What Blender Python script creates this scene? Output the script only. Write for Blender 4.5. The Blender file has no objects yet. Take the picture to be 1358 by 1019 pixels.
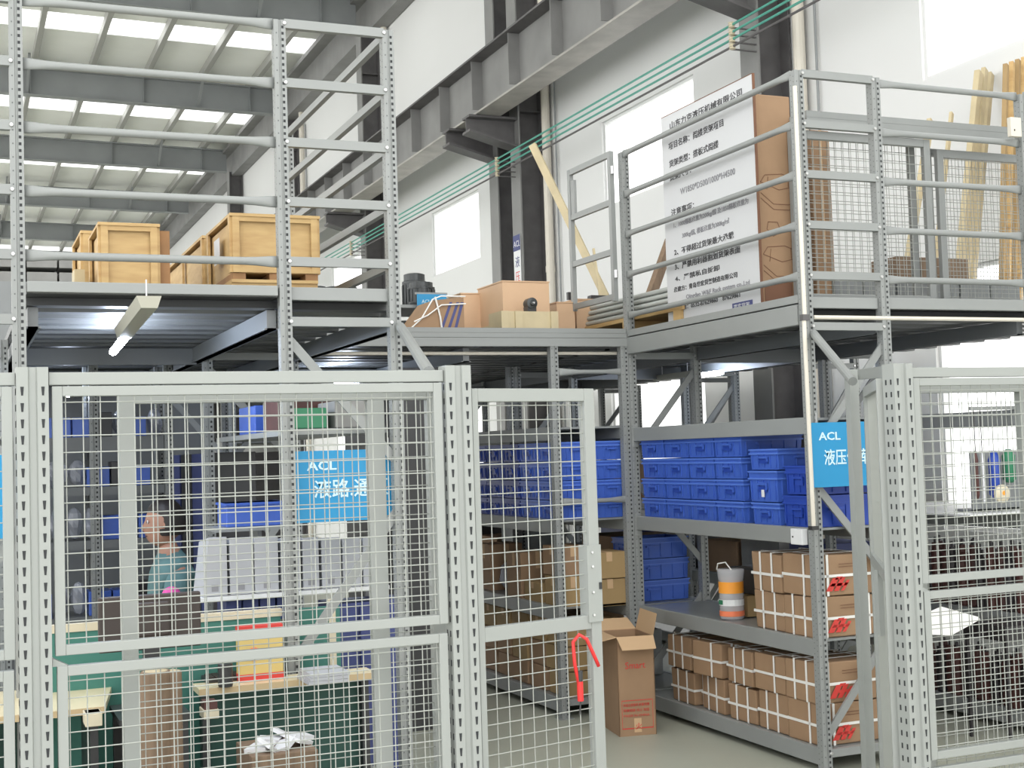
import bpy, bmesh, math, random
from mathutils import Matrix, Vector, Quaternion
random.seed(7)
C = bpy.context.scene
COL = bpy.context.scene.collection
PI = math.pi

# ------------------------------------------------------------------ camera
YAW, PITCH, ROLL, FPX, EYE = 0.397, 0.051, 0.0315, 1771.0, 1.65
cy, sy = math.cos(YAW), math.sin(YAW)
FWD = Vector((sy*math.cos(PITCH), cy*math.cos(PITCH), math.sin(PITCH)))
_r = Vector((cy, -sy, 0)); _d = FWD.cross(_r)
RGT = math.cos(ROLL)*_r + math.sin(ROLL)*_d
DWN = -math.sin(ROLL)*_r + math.cos(ROLL)*_d
cam = bpy.data.cameras.new('camera'); camo = bpy.data.objects.new('camera', cam); COL.objects.link(camo)
cam.sensor_width = 36; cam.sensor_fit = 'HORIZONTAL'; cam.lens = FPX*36/1358; cam.clip_end = 300; cam.clip_start = 0.05
camo.matrix_world = Matrix.Translation((0, 0, EYE)) @ Matrix((RGT, -DWN, -FWD)).transposed().to_4x4()
C.camera = camo

def ray(x, y): return RGT*((x-679)/FPX) + DWN*((y-509.5)/FPX) + FWD
def at(x, y, Y=None, X=None, Z=None):      # measured point of the photo on a known plane of the place
    d = ray(x, y)
    t = Y/d.y if Y is not None else (X/d.x if X is not None else (Z-EYE)/d.z)
    p = d*t; p.z += EYE
    return p

# ------------------------------------------------------------------ materials
def mat(name, col, rough=0.6, metal=0.0, noise=0.0, nscale=8.0, bump=0.0, spec=0.5, alpha=1.0, stretch=None, col2=None):
    m = bpy.data.materials.new(name); m.use_nodes = True
    nt = m.node_tree; b = nt.nodes['Principled BSDF']
    b.inputs['Base Color'].default_value = (*col, 1); b.inputs['Roughness'].default_value = rough
    b.inputs['Metallic'].default_value = metal; b.inputs['Specular IOR Level'].default_value = spec
    b.inputs['Alpha'].default_value = alpha
    if noise or bump:
        tc = nt.nodes.new('ShaderNodeTexCoord'); n = nt.nodes.new('ShaderNodeTexNoise')
        n.inputs['Scale'].default_value = nscale; n.inputs['Detail'].default_value = 5
        src = tc.outputs['Object']
        if stretch:
            mp = nt.nodes.new('ShaderNodeMapping'); mp.inputs['Scale'].default_value = stretch
            nt.links.new(src, mp.inputs[0]); src = mp.outputs[0]
        nt.links.new(src, n.inputs['Vector'])
        if noise:
            cr = nt.nodes.new('ShaderNodeValToRGB')
            c2 = col2 or tuple(max(0, c*(1-noise)) for c in col)
            cr.color_ramp.elements[0].position = .3; cr.color_ramp.elements[1].position = .7
            cr.color_ramp.elements[0].color = (*c2, 1); cr.color_ramp.elements[1].color = (*col, 1)
            nt.links.new(n.outputs['Fac'], cr.inputs[0]); nt.links.new(cr.outputs[0], b.inputs['Base Color'])
        if bump:
            bp = nt.nodes.new('ShaderNodeBump'); bp.inputs['Strength'].default_value = bump; bp.inputs['Distance'].default_value = .01
            nt.links.new(n.outputs['Fac'], bp.inputs['Height']); nt.links.new(bp.outputs[0], b.inputs['Normal'])
    return m
def emis(name, col, s):
    m = bpy.data.materials.new(name); m.use_nodes = True; nt = m.node_tree
    b = nt.nodes['Principled BSDF']; b.inputs['Base Color'].default_value = (.9, .9, .9, 1)
    b.inputs['Emission Color'].default_value = (*col, 1); b.inputs['Emission Strength'].default_value = s
    return m
def clear(name, col, fac, rough=.15):        # thin see-through film or pane
    m = bpy.data.materials.new(name); m.use_nodes = True; nt = m.node_tree
    b = nt.nodes['Principled BSDF']; b.inputs['Base Color'].default_value = (*col, 1); b.inputs['Roughness'].default_value = rough
    t = nt.nodes.new('ShaderNodeBsdfTransparent'); mx = nt.nodes.new('ShaderNodeMixShader'); mx.inputs[0].default_value = fac
    nt.links.new(t.outputs[0], mx.inputs[1]); nt.links.new(b.outputs[0], mx.inputs[2])
    nt.links.new(mx.outputs[0], nt.nodes['Material Output'].inputs['Surface'])
    return m
M = {}
M['steel'] = mat('grey_rack_paint', (.27, .283, .278), .42, noise=.07, nscale=3)
M['fence'] = mat('light_grey_powder_paint', (.315, .332, .318), .45, noise=.05, nscale=3)
M['wire'] = mat('grey_wire', (.34, .355, .33), .45)
M['hole'] = mat('punched_hole_dark', (.03, .032, .035), .8)
M['hole2'] = mat('small_hole_grey', (.12, .125, .13), .8)
M['bolt'] = mat('zinc_bolt', (.6, .6, .6), .3, .8)
M['deck'] = mat('galvanised_deck', (.15, .155, .155), .45, .2, noise=.15, nscale=2)
M['deckbm'] = mat('deck_joist_paint', (.15, .16, .165), .45)
M['shelf'] = mat('shelf_steel', (.26, .275, .275), .28, .2, noise=.1, nscale=4)
M['wall'] = mat('white_sheet_wall', (.72, .725, .72), .6, noise=.03, nscale=.6)
M['roof'] = mat('roof_sheet', (.90, .91, .88), .7, noise=.05, nscale=1.5)
M['dark'] = mat('dark_and_shaded_steel', (.125, .12, .122), .6, noise=.3, nscale=5)  # also carries the shade in the column recesses
M['raft'] = mat('rafter_grey_paint', (.28, .295, .30), .6, noise=.12, nscale=2)
M['purlin'] = mat('purlin_grey', (.36, .36, .34), .6)
M['crane'] = mat('crane_beam_grey', (.25, .25, .245), .55, noise=.25, nscale=2)
M['flange'] = mat('crane_beam_flange', (.42, .40, .37), .55, noise=.3, nscale=3)
M['floor'] = mat('green_grey_floor', (.42, .43, .355), .42, noise=.15, nscale=1.2)
M['pipe'] = mat('cream_pvc', (.66, .62, .54), .4)
M['white'] = mat('white_board', (.74, .75, .76), .4)
M['board'] = mat('notice_board_white', (.56, .57, .585), .45)
M['ink'] = mat('black_ink', (.06, .06, .065), .7)
M['inklt'] = mat('grey_ink', (.25, .25, .27), .7)
M['navy'] = mat('navy_label', (.06, .07, .2), .6)
M['bin'] = mat('blue_bin_plastic', (.055, .13, .52), .35, noise=.12, nscale=6)
M['railw'] = mat('pale_grey_rail', (.46, .48, .46), .4)
M['rim'] = mat('bin_rim_blue', (.09, .19, .62), .4)
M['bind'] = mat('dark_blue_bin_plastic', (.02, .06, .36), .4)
M['sign'] = mat('cyan_blue_sign', (.012, .25, .50), .45)
M['signtxt'] = mat('pale_sign_lettering', (.55, .75, .84), .5)
M['card'] = mat('brown_cardboard', (.34, .215, .125), .75, noise=.12, nscale=7)
M['cardin'] = mat('cardboard_inside', (.56, .38, .22), .75)
M['card2'] = mat('tan_cardboard', (.38, .26, .12), .75, noise=.15, nscale=5)
M['cardline'] = mat('carton_print', (.17, .08, .045), .7)
M['strap'] = mat('white_strap', (.80, .79, .76), .5)
M['red'] = mat('red_print', (.62, .05, .04), .6)
M['redp'] = mat('red_plastic', (.72, .03, .03), .35)
M['ply'] = mat('plywood', (.64, .43, .27), .6, noise=.10, nscale=4)
M['wood'] = mat('crate_wood', (.60, .42, .19), .6, noise=.35, nscale=5, stretch=(1, 1, 5), col2=(.46, .29, .12))
M['woodd'] = mat('crate_wood_end', (.42, .22, .09), .65, noise=.4, nscale=6)
M['pale'] = mat('pale_pine', (.58, .49, .31), .6, noise=.2, nscale=6)
M['black'] = mat('black_plastic', (.035, .035, .037), .4)
M['blackg'] = mat('black_cast_motor', (.05, .055, .057), .35, .3)
M['brownbk'] = mat('dark_brown_leatherette', (.05, .038, .034), .5)
M['teal'] = mat('teal_partition', (.05, .19, .155), .6)
M['tealdk'] = mat('dark_green_panel', (.022, .075, .06), .6)
M['cream'] = mat('cream_desk', (.70, .62, .42), .4)
M['creamd'] = mat('cream_desk_edge', (.50, .38, .22), .5)
M['paper'] = mat('white_paper', (.72, .73, .76), .6, noise=.06, nscale=9)
M['filew'] = mat('shaded_file_white', (.42, .43, .46), .65, noise=.05, nscale=9)  # white of files and papers, darkened for the shade they stand in
M['yellow'] = mat('yellow_box', (.62, .47, .17), .6)
M['navycab'] = mat('navy_cabinet', (.045, .06, .19), .45)
M['skin'] = mat('skin', (.36, .19, .13), .55)
M['hair'] = mat('black_hair', (.018, .014, .013), .5)
M['denim'] = mat('teal_denim', (.10, .205, .215), .8, noise=.2, nscale=12)
M['trous'] = mat('dark_trousers', (.03, .032, .045), .8)
M['pink'] = mat('pink_cloth', (.75, .10, .40), .7)
M['roll'] = mat('brown_paper_roll', (.24, .165, .11), .8, noise=.3, nscale=6, stretch=(6, 6, .6))
M['green'] = mat('green_cable_sleeve', (.08, .33, .26), .5)
M['greenbox'] = mat('green_box', (.03, .20, .10), .5)
M['porc'] = mat('cream_insulator', (.62, .56, .42), .4)
M['rust'] = mat('dark_red_oxide', (.10, .035, .03), .5, noise=.4, nscale=8)
M['dpart'] = mat('dark_machined_part', (.07, .065, .07), .35, .5, noise=.4, nscale=9)
M['bag'] = clear('clear_polybag', (.55, .58, .66), .55)
M['jug'] = clear('translucent_jug', (.75, .75, .78), .45)
M['orange'] = mat('orange_liquid_label', (.90, .35, .04), .5)
M['redorange'] = mat('orange_red_label', (.85, .22, .10), .5)
M['glass'] = clear('window_glass', (.9, .95, 1.0), .06, .05)
M['lamp'] = emis('fluorescent_tube', (.72, .82, 1.0), 60)
M['lampbody'] = mat('lamp_housing', (.36, .35, .29), .6)
M['grill'] = mat('grey_carton_stack', (.30, .30, .29), .7, noise=.2, nscale=6)
def translucent(name, col):
    m = bpy.data.materials.new(name); m.use_nodes = True; nt = m.node_tree
    t = nt.nodes.new('ShaderNodeBsdfTranslucent'); t.inputs[0].default_value = (*col, 1)
    tr = nt.nodes.new('ShaderNodeBsdfTransparent'); mx = nt.nodes.new('ShaderNodeMixShader'); mx.inputs[0].default_value = .4
    nt.links.new(tr.outputs[0], mx.inputs[1]); nt.links.new(t.outputs[0], mx.inputs[2])
    nt.links.new(mx.outputs[0], nt.nodes['Material Output'].inputs['Surface']); return m
M['sky'] = translucent('rooflight_sheet', (.95, .97, .95))

# ------------------------------------------------------------------ mesh builder
class MB:
    def __init__(s): s.v = []; s.f = []; s.m = []; s.mats = []
    def mi(s, m):
        m = M[m] if isinstance(m, str) else m
        if m not in s.mats: s.mats.append(m)
        return s.mats.index(m)
    def add(s, vs, fs, m):
        k = len(s.v); i = s.mi(m); s.v += [tuple(v) for v in vs]
        for f in fs: s.f.append([k+a for a in f]); s.m.append(i)
        return s
    def hexa(s, p, m):   # 8 corners: bottom 4, top 4 (both counter-clockwise from above)
        return s.add(p, [(3,2,1,0),(4,5,6,7),(0,1,5,4),(1,2,6,5),(2,3,7,6),(3,0,4,7)], m)
    def box(s, x0, x1, y0, y1, z0, z1, m, ins=0):
        if x0 > x1: x0, x1 = x1, x0
        if y0 > y1: y0, y1 = y1, y0
        if z0 > z1: z0, z1 = z1, z0
        return s.hexa([(x0,y0,z0),(x1,y0,z0),(x1,y1,z0),(x0,y1,z0),(x0+ins,y0+ins,z1),(x1-ins,y0+ins,z1),(x1-ins,y1-ins,z1),(x0+ins,y1-ins,z1)], m)
    def obox(s, c, sx, sy_, sz, rot, m):
        R = rot.to_matrix() if hasattr(rot, 'to_matrix') else rot
        pts = [Vector(c)+R@Vector((a*sx/2, b*sy_/2, e*sz/2)) for e in (-1, 1) for a, b in ((-1,-1),(1,-1),(1,1),(-1,1))]
        return s.hexa(pts, m)
    def bar(s, p, q, w, h, m, up=(0, 0, 1)):     # w sideways, h along up
        p, q = Vector(p), Vector(q); d = (q-p).normalized(); u = Vector(up)
        if abs(d.dot(u)) > .98: u = Vector((0, 1, 0))
        a = d.cross(u).normalized()*w/2; b = a.cross(d).normalized()*h/2
        pts = [p-a-b, p+a-b, q+a-b, q-a-b, p-a+b, p+a+b, q+a+b, q-a+b]
        return s.hexa(pts, m)
    def tube(s, p, q, r, m, n=10, r2=None, cap=True):
        return s.path([p, q], r, m, n, r2s=[r, r if r2 is None else r2], cap=cap)
    def path(s, pts, r, m, n=8, r2s=None, cap=True):
        pts = [Vector(p) for p in pts]; vs = []; N = len(pts)
        pu = None
        for i, p in enumerate(pts):
            d = ((pts[min(i+1, N-1)]-pts[max(i-1, 0)])).normalized()
            if pu is None: u = Vector((0, 0, 1)) if abs(d.z) < .9 else Vector((1, 0, 0))
            else: u = pu
            a = d.cross(u).normalized(); b = a.cross(d).normalized(); pu = b
            rr = r2s[i] if r2s else r
            for k in range(n):
                t = 2*PI*k/n; vs.append(p+a*math.cos(t)*rr+b*math.sin(t)*rr)
        fs = []
        for i in range(N-1):
            for k in range(n):
                fs.append((i*n+k, i*n+(k+1) % n, (i+1)*n+(k+1) % n, (i+1)*n+k))
        if cap: fs += [tuple(range(n))[::-1], tuple((N-1)*n+k for k in range(n))]
        return s.add(vs, fs, m)
    def lathe(s, c, prof, m, n=20, axis='z', cap=True):   # prof: (r, h)
        vs = []
        for r, h in prof:
            for k in range(n):
                t = 2*PI*k/n; a, b = r*math.cos(t), r*math.sin(t)
                vs.append({'z': (c[0]+a, c[1]+b, c[2]+h), 'y': (c[0]+a, c[1]+h, c[2]-b), 'x': (c[0]+h, c[1]+a, c[2]+b)}[axis])
        fs = []
        for i in range(len(prof)-1):
            for k in range(n): fs.append((i*n+k, i*n+(k+1) % n, (i+1)*n+(k+1) % n, (i+1)*n+k))
        if cap: fs += [tuple(range(n))[::-1], tuple((len(prof)-1)*n+k for k in range(n))]
        return s.add(vs, fs, m)
    def extr(s, poly, z0, z1, m):    # polygon in xy (ccw), extruded in z
        n = len(poly); vs = [(x, y, z0) for x, y in poly]+[(x, y, z1) for x, y in poly]
        fs = [tuple(range(n))[::-1], tuple(range(n, 2*n))]+[(i, (i+1) % n, n+(i+1) % n, n+i) for i in range(n)]
        return s.add(vs, fs, m)
    def quad(s, a, b, c, d, m): return s.add([a, b, c, d], [(0, 1, 2, 3)], m)
    def build(s, name, parent=None, smooth=False, bevel=0, base=None):
        me = bpy.data.meshes.new(name)
        off = Vector((0, 0, 0))
        if parent is not None and parent.get('_w'):
            off = world_of(parent)
        elif base is not None: off = Vector(base)
        me.from_pydata([Vector(v)-off for v in s.v], [], s.f)
        for m in s.mats: me.materials.append(m)
        for p, i in zip(me.polygons, s.m): p.material_index = i; p.use_smooth = smooth
        me.update()
        o = bpy.data.objects.new(name, me); COL.objects.link(o)
        if parent is not None: o.parent = parent
        elif base is not None: o.location = off
        if parent is not None and parent.get('_w'): o['_w'] = 1
        if bevel:
            b = o.modifiers.new('bevel', 'BEVEL'); b.width = bevel; b.segments = 2; b.limit_method = 'ANGLE'
        return o
def world_of(o):
    p = Vector((0, 0, 0))
    while o is not None: p += Vector(o.location); o = o.parent
    return p
def tag(o, label=None, cat=None, group=None, kind=None):
    if label: o['label'] = label
    if cat: o['category'] = cat
    if group: o['group'] = group
    if kind: o['kind'] = kind
    return o
def thing(name, label, cat, loc=(0, 0, 0), group=None):   # children are given in world coordinates
    o = bpy.data.objects.new(name, None); COL.objects.link(o); o.location = loc; o.empty_display_size = .1
    o['_w'] = 1
    return tag(o, label, cat, group)
def local_thing(name, label, cat, group=None):            # prototype whose children are in local coordinates
    o = bpy.data.objects.new(name, None); COL.objects.link(o); o.empty_display_size = .1
    return tag(o, label, cat, group)
def dup(root, loc, rz=0, label=None, scale=None, rot=None, group=None):
    r = root.copy(); COL.objects.link(r); r.location = loc; r.rotation_euler = rot or (0, 0, rz)
    if label: r['label'] = label
    if group: r['group'] = group
    if scale: r.scale = scale
    def rec(a, b):
        for ch in list(a.children):
            c = ch.copy(); COL.objects.link(c); c.parent = b; rec(ch, c)
    rec(root, r)
    return r
def drop(root):
    for ch in list(root.children): drop(ch)
    bpy.data.objects.remove(root)
def struct(o): o['kind'] = 'structure'; return o

def text(body, name, parent, origin, xdir, ydir, size, m, width=None, offset=.0015, bold=0.0, thick=.0006):
    cu = bpy.data.curves.new(name, 'FONT'); cu.body = body; cu.size = size; cu.offset = bold; cu.resolution_u = 2
    cu.extrude = thick
    to = bpy.data.objects.new(name, cu); COL.objects.link(to)
    dg = bpy.context.evaluated_depsgraph_get(); me = bpy.data.meshes.new_from_object(to.evaluated_get(dg))
    bpy.data.objects.remove(to)
    X = Vector(xdir).normalized(); Y = Vector(ydir).normalized(); N = X.cross(Y)
    w = max([v.co.x for v in me.vertices] or [1])
    sx = width/w if width else 1
    off = world_of(parent) if parent.get('_w') else Vector((0, 0, 0))
    for v in me.vertices: v.co = Vector(origin)+X*v.co.x*sx+Y*v.co.y+N*(v.co.z+offset)-off
    me.materials.clear(); me.materials.append(M[m])
    o = bpy.data.objects.new(name, me); COL.objects.link(o); o.parent = parent
    return o

# ------------------------------------------------------------------ setting: floor, wall, roof
XW = 7.05; DECK = 2.40
struct(MB().box(-14, 9.5, -6, 60, -.1, 0, 'floor').build('floor'))
# right wall with window openings (upper and lower row)
wins = []
bays = [(6.0, 8.28), (11.75, 13.85), (17.85, 19.9), (23.9, 26.0), (30.0, 32.1), (36.1, 38.2)]
low, upz = (.95, 2.95), (4.46, 5.48)
def wall_right():
    mb = MB(); x0, x1 = XW, XW+.12
    ys = [-2]
    for a, b in bays: ys += [a, b]
    ys.append(60)
    for i in range(0, len(ys)-1):
        a, b = ys[i], ys[i+1]
        if i % 2 == 0: mb.box(x0, x1, a, b, 0, 10.4, 'wall')
        else:
            top = upz[1]+(.9 if a < 7 else 0)
            mb.box(x0, x1, a, b, 0, low[0], 'wall'); mb.box(x0, x1, a, b, low[1], upz[0], 'wall'); mb.box(x0, x1, a, b, top, 10.4, 'wall')
    return mb.build('wall_right')
struct(wall_right())
k = 0
for a, b in bays:
    for z0, z1 in (low, (upz[0], upz[1]+(.9 if a < 7 else 0))):
        k += 1
        mb = MB(); t = .03
        mb.box(XW+.03, XW+.08, a, b, z0, z0+t, 'wall'); mb.box(XW+.03, XW+.08, a, b, z1-t, z1, 'wall')
        mb.box(XW+.03, XW+.08, a, a+t, z0+t, z1-t, 'wall'); mb.box(XW+.03, XW+.08, b-t, b, z0+t, z1-t, 'wall')
        mid = (a+b)/2
        w = struct(mb.build('window_%d' % k, base=(XW, mid, z0)))
        g = MB(); g.box(XW+.052-XW, XW+.058-XW, a-mid, b-mid, 0, z1-z0, 'glass'); g.build('glass_pane', w)
struct(MB().box(-14, XW, 58, 58.2, 0, 11, 'wall').build('wall_back'))
# roof: sheets, rooflights, purlins, rafters
def zr(x): return 9.93+(XW-x)*.012
fr = [4.2+6.1*i for i in range(0, 9)]
mb = MB()
for i in range(len(fr)-1):
    y0, y1 = fr[i], fr[i+1]; s0, s1 = y0+2.95, y0+3.95
    for a, b in ((y0, s0), (s1, y1)):
        mb.hexa([(-12, a, zr(-12)), (XW+.2, a, zr(XW)), (XW+.2, b, zr(XW)), (-12, b, zr(-12)),
                 (-12, a, zr(-12)+.06), (XW+.2, a, zr(XW)+.06), (XW+.2, b, zr(XW)+.06), (-12, b, zr(-12)+.06)], 'roof')
roof = struct(mb.build('ceiling'))
mb = MB()
for i in range(len(fr)-1):
    y0 = fr[i]; s0, s1 = y0+2.95, y0+3.95
    mb.hexa([(-12, s0, zr(-12)), (XW, s0, zr(XW)), (XW, s1, zr(XW)), (-12, s1, zr(-12)),
             (-12, s0, zr(-12)+.02), (XW, s0, zr(XW)+.02), (XW, s1, zr(XW)+.02), (-12, s1, zr(-12)+.02)], 'sky')
o = struct(mb.build('skylight', roof))
mb = MB()
x = 6.05
while x > -10:
    mb.box(x-.03, x+.03, 4.2, 53, zr(x)-.17, zr(x)-.002, 'purlin'); mb.box(x+.031, x+.07, 4.2, 53, zr(x)-.169, zr(x)-.155, 'purlin'); x -= 1.12
struct(mb.build('purlin', roof))
for i, y in enumerate(fr[1:]):
    mb = MB()
    def pr(z0, z1, w, m='raft', x1=XW-.4):
        mb.hexa([(-12, y-w, zr(-12)+z0), (x1, y-w, zr(x1)+z0), (x1, y+w, zr(x1)+z0), (-12, y+w, zr(-12)+z0),
                 (-12, y-w, zr(-12)+z1), (x1, y-w, zr(x1)+z1), (x1, y+w, zr(x1)+z1), (-12, y+w, zr(-12)+z1)], m)
    pr(-.74, -.20, .01); pr(-.75, -.735, .12); pr(-.205, -.175, .12)
    for q in range(9): mb.box(6-q*2.24-.005, 6-q*2.24+.005, y-.11, y+.11, zr(6-q*2.24)-.735, zr(0)-.2, 'raft')
    for q in (1.45, 4.9, -2): mb.bar((q, y-.05, zr(q)-.7), (q+.02, y-.75, zr(q)-.1), .05, .05, 'raft')   # fly braces
    struct(mb.build('rafter', roof))
# eave gutter beam along the wall
mb = MB(); mb.box(XW-.02, XW-.28, 4.2, 53, 9.1, 9.7, 'crane'); mb.box(XW-.02, XW-.5, 4.2, 53, 9.66, 9.75, 'crane')
struct(mb.build('trim_eave'))

# steel columns of the hall, crane beam
def hall_column(y, label):
    t = thing('steel_column', label, 'column', (6.8, y, 0), 'hall columns along the right wall')
    h = 9.2; a = .145
    MB().box(6.68, 6.70, y-a, y+a, 0, h, 'crane').build('inner_flange', t)  # lit face in lighter grey; web and outer flange coloured as shaded recess
    MB().box(7.01, 7.03, y-a, y+a, 0, h, 'dark').build('outer_flange', t)
    MB().box(6.70, 7.01, y-.008, y+.008, 0, h, 'dark').build('web', t)
    mb = MB(); z = 1.2
    while z < 9: mb.box(6.70, 7.01, y-.13, y-.009, z, z+.012, 'dark'); z += 2.4
    mb.build('stiffener', t)
    mb = MB()    # corbel carrying the crane beam
    for z0, z1, w_ in ((0, .03, .13), (.03, .30, .010)):
        b0, b1 = (5.70, 5.53) if w_ > .1 else (5.73, 5.56)
        t0, t1 = (5.73, 5.56) if w_ > .1 else (5.885, 5.885)
        mb.hexa([(6.02, y-w_, b0), (6.68, y-w_, b1), (6.68, y+w_, b1), (6.02, y+w_, b0), (6.02, y-w_, t0), (6.68, y-w_, t1), (6.68, y+w_, t1), (6.02, y+w_, t0)], 'dark')
    mb.box(6.02, 6.68, y-.13, y+.13, 5.886, 5.915, 'dark')
    mb.build('corbel', t)
    return t
colnames = ['dark steel column behind the tall notice board', 'dark steel column with small sign, nearer of the pair behind the plywood crates', 'dark steel column of the pair behind the plywood crates, farther one',
            'dark steel column just right of the tall left rack post', 'dark steel column seen through the left railing', 'far dark steel column near the roof crates']
for y, l in zip((10.14, 15.6, 16.35, 22.5, 28.6, 34.7), colnames): hall_column(y, l)
# small banner on the middle column
pa = at(683, 319, Y=16.05); t = thing('banner', 'small pale blue banner hanging on the dark column', 'banner', (6.66, 15.6, 3.8))
MB().box(6.668, 6.674, 15.49, 15.71, 3.55, 4.42, 'white').build('cloth', t)
MB().box(6.662, 6.667, 15.49, 15.71, 4.22, 4.42, 'navy').build('heading', t)
text('ACL', 'lettering', t, (6.662, 15.69, 4.27), (0, -1, 0), (0, 0, 1), .11, 'white')
for i, ch in enumerate('液压件'): text(ch, 'lettering', t, (6.668, 15.67, 4.02-i*.19), (0, -1, 0), (0, 0, 1), .15, 'red' if i == 1 else 'navy')

cb = thing('crane_beam', 'long grey I-section crane beam running along the wall', 'crane beam', (6.3, 20, 5.92))
y0, y1, xc = 6.3, 53, 6.28
MB().box(xc-.006, xc+.006, y0, y1, 5.95, 6.64, 'crane').build('web', cb)
MB().box(xc-.19, xc+.19, y0, y1, 6.64, 6.665, 'dark').build('top_flange', cb)
MB().box(xc-.17, xc+.17, y0, y1, 5.92, 5.945, 'flange').build('bottom_flange', cb)
mb = MB(); y = 7.1
while y < 45:
    mb.box(xc-.15, xc-.006, y-.006, y+.006, 6.02, 6.64, 'crane'); mb.box(xc+.006, xc+.15, y-.006, y+.006, 6.02, 6.64, 'crane'); y += 1.22
mb.build('stiffener', cb)
mb = MB(); mb.box(xc-.04, xc+.04, y0, y1, 6.665, 6.74, 'dark'); mb.build('rail', cb)
# drain pipes beside columns
for y, l in ((9.78, 'cream drain pipe on the wall behind the railing corner'), (15.25, 'cream drain pipe beside the dark column with small sign'), (21.9, 'cream drain pipe beside the column at the left post'), (27.9, 'cream drain pipe seen through the left side railing')):
    mb = MB(); mb.tube((6.97, y, .0), (6.97, y, 9.1), .055, 'pipe', 12)
    for z in (1.5, 3.9, 6.4): mb.tube((6.97, y, z), (6.97, y, z+.08), .062, 'pipe', 12)
    tag(mb.build('drain_pipe', smooth=False, base=(6.97, y, 0)), l, 'pipe', 'drain pipes on the right wall')
    mb = MB(); mb.tube((7.02, y-.18, 0), (7.02, y-.18, 8.8), .012, 'raft', 6)
    tag(mb.build('conduit', base=(7.02, y-.18, 0)), l.replace('cream drain pipe', 'thin dark conduit'), 'conduit', 'thin conduits by the drain pipes')
# crane power lines and insulators
for i, z in enumerate((5.39, 5.325, 5.26, 5.195)):
    mb = MB(); mb.tube((6.43, 7.0, z), (6.43, 46, z), .011, 'green' if i < 3 else 'dark', 6)
    tag(mb.build('power_line', base=(6.43, 7.0, z)), ['topmost green crane power line', 'second green crane power line from the top', 'third green crane power line from the top', 'lowest, dark crane power line'][i]+' along the wall', 'power line', 'crane power lines')
for y, wl in ((10.02, 'behind the notice board'), (15.6, 'with small sign'), (22.4, 'right of the tall left rack post')):
    for i, z in enumerate((5.39, 5.325, 5.26, 5.195)):
        mb = MB(); mb.lathe((6.43, y, z-.03), [(.012, 0), (.032, .008), (.022, .02), (.034, .03), (.022, .04), (.032, .052), (.012, .058)], 'porc', 12)
        mb.box(6.43, 6.68, y-.008, y+.008, z-.03, z-.018, 'dark')
        tag(mb.build('insulator', smooth=False, base=(6.43, y, z-.03)), 'cream %s insulator of four on the column %s' % (['topmost', 'second highest', 'third highest', 'lowest'][i], wl), 'insulator', 'cream insulators on the columns')

# ------------------------------------------------------------------ racks
def rpost(x, y, z0, z1, parent, name='post', w=.052, d=.05, holes='front', side=0):
    mb = MB(); a, b = w/2, d/2
    # folded section: shallow groove on the front face
    poly = [(-a, -b), (-.006, -b), (-.003, -b+.006), (.003, -b+.006), (.006, -b), (a, -b), (a, b), (-a, b)]
    mb.extr([(x+px, y+py) for px, py in poly], z0, z1, 'steel')
    z = z0+.03; k = 0
    while z < z1-.02:
        if holes == 'front':
            q = x+a-.014; mb.box(q-.005, q+.005, y-b-.0006, y-b+.001, z-.006, z+.006, 'hole')
            if k % 2 == 0: q = x-a+.011; mb.box(q-.0025, q+.0025, y-b-.0006, y-b+.001, z-.003, z+.003, 'hole2')
        # side faces: two staggered columns of diamond holes
        for sg in (-1, 1):
            xs = x+sg*a
            for yy, dz in ((-.012, 0), (.012, .0125)):
                e = .0035
                mb.add([(xs+sg*.0008, y+yy, z+dz-e), (xs+sg*.0008, y+yy+e*sg, z+dz), (xs+sg*.0008, y+yy, z+dz+e), (xs+sg*.0008, y+yy-e*sg, z+dz)], [(0, 1, 2, 3)], 'hole2')
        z += .0275; k += 1
    mb.box(x-.045, x+.045, y-.04, y+.045, z0, z0+.006, 'steel') if z0 < .02 else None
    return mb.build(name, parent)
def flatbar(p, q, parent, name, h=.04, w=.03, m='steel', bolts=True):
    mb = MB(); mb.bar(p, q, w, h, m)
    if bolts:
        for e in (p, q):
            mb.lathe((e[0], e[1]-w/2-.006, e[2]), [(.007, 0), (.009, .003), (.007, .008)], 'bolt', 8, 'y')
    return mb.build(name, parent)
def flared(p, q, parent, name, r=.017, m='steel'):   # round tube with flattened, widened ends
    p, q = Vector(p), Vector(q); L = (q-p).length; d = (q-p)/L
    st = [0, .03, .09, .15]; ts = st+[L-s for s in reversed(st)]
    hh = [.025, .024, .019, r]; hs = hh+hh[::-1]; ww = [.006, .007, .013, r]; ws = ww+ww[::-1]
    sd = d.cross(Vector((0, 0, 1))).normalized(); u = sd.cross(d); n = 12; vs = []
    for t, h, w in zip(ts, hs, ws):
        c = p+d*t
        for k in range(n): a = 2*PI*k/n; vs.append(c+sd*math.cos(a)*w+u*math.sin(a)*h)
    fs = [(i*n+k, i*n+(k+1) % n, (i+1)*n+(k+1) % n, (i+1)*n+k) for i in range(len(ts)-1) for k in range(n)]
    mb = MB(); mb.add(vs, fs+[tuple(range(n))[::-1], tuple((len(ts)-1)*n+k for k in range(n))], m)
    return mb.build(name, parent, smooth=True)
RUNGZ = (3.54, 3.28, 3.02, 2.76, 2.50)
FY = 5.65
def beam_y(x, ya, yb, ztop, parent, h=.085, t=.03, name='beam'):   # stepped box beam along Y
    mb = MB(); mb.box(x-t/2, x+t/2, ya+.027, yb-.027, ztop-h, ztop, 'steel')
    for e, s in ((ya+.027, 1), (yb-.027, -1)): mb.box(x-t/2-.004, x+t/2+.004, e, e+s*.006, ztop-h-.04, ztop+.02, 'steel')
    return mb.build(name, parent, bevel=.003)
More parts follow.
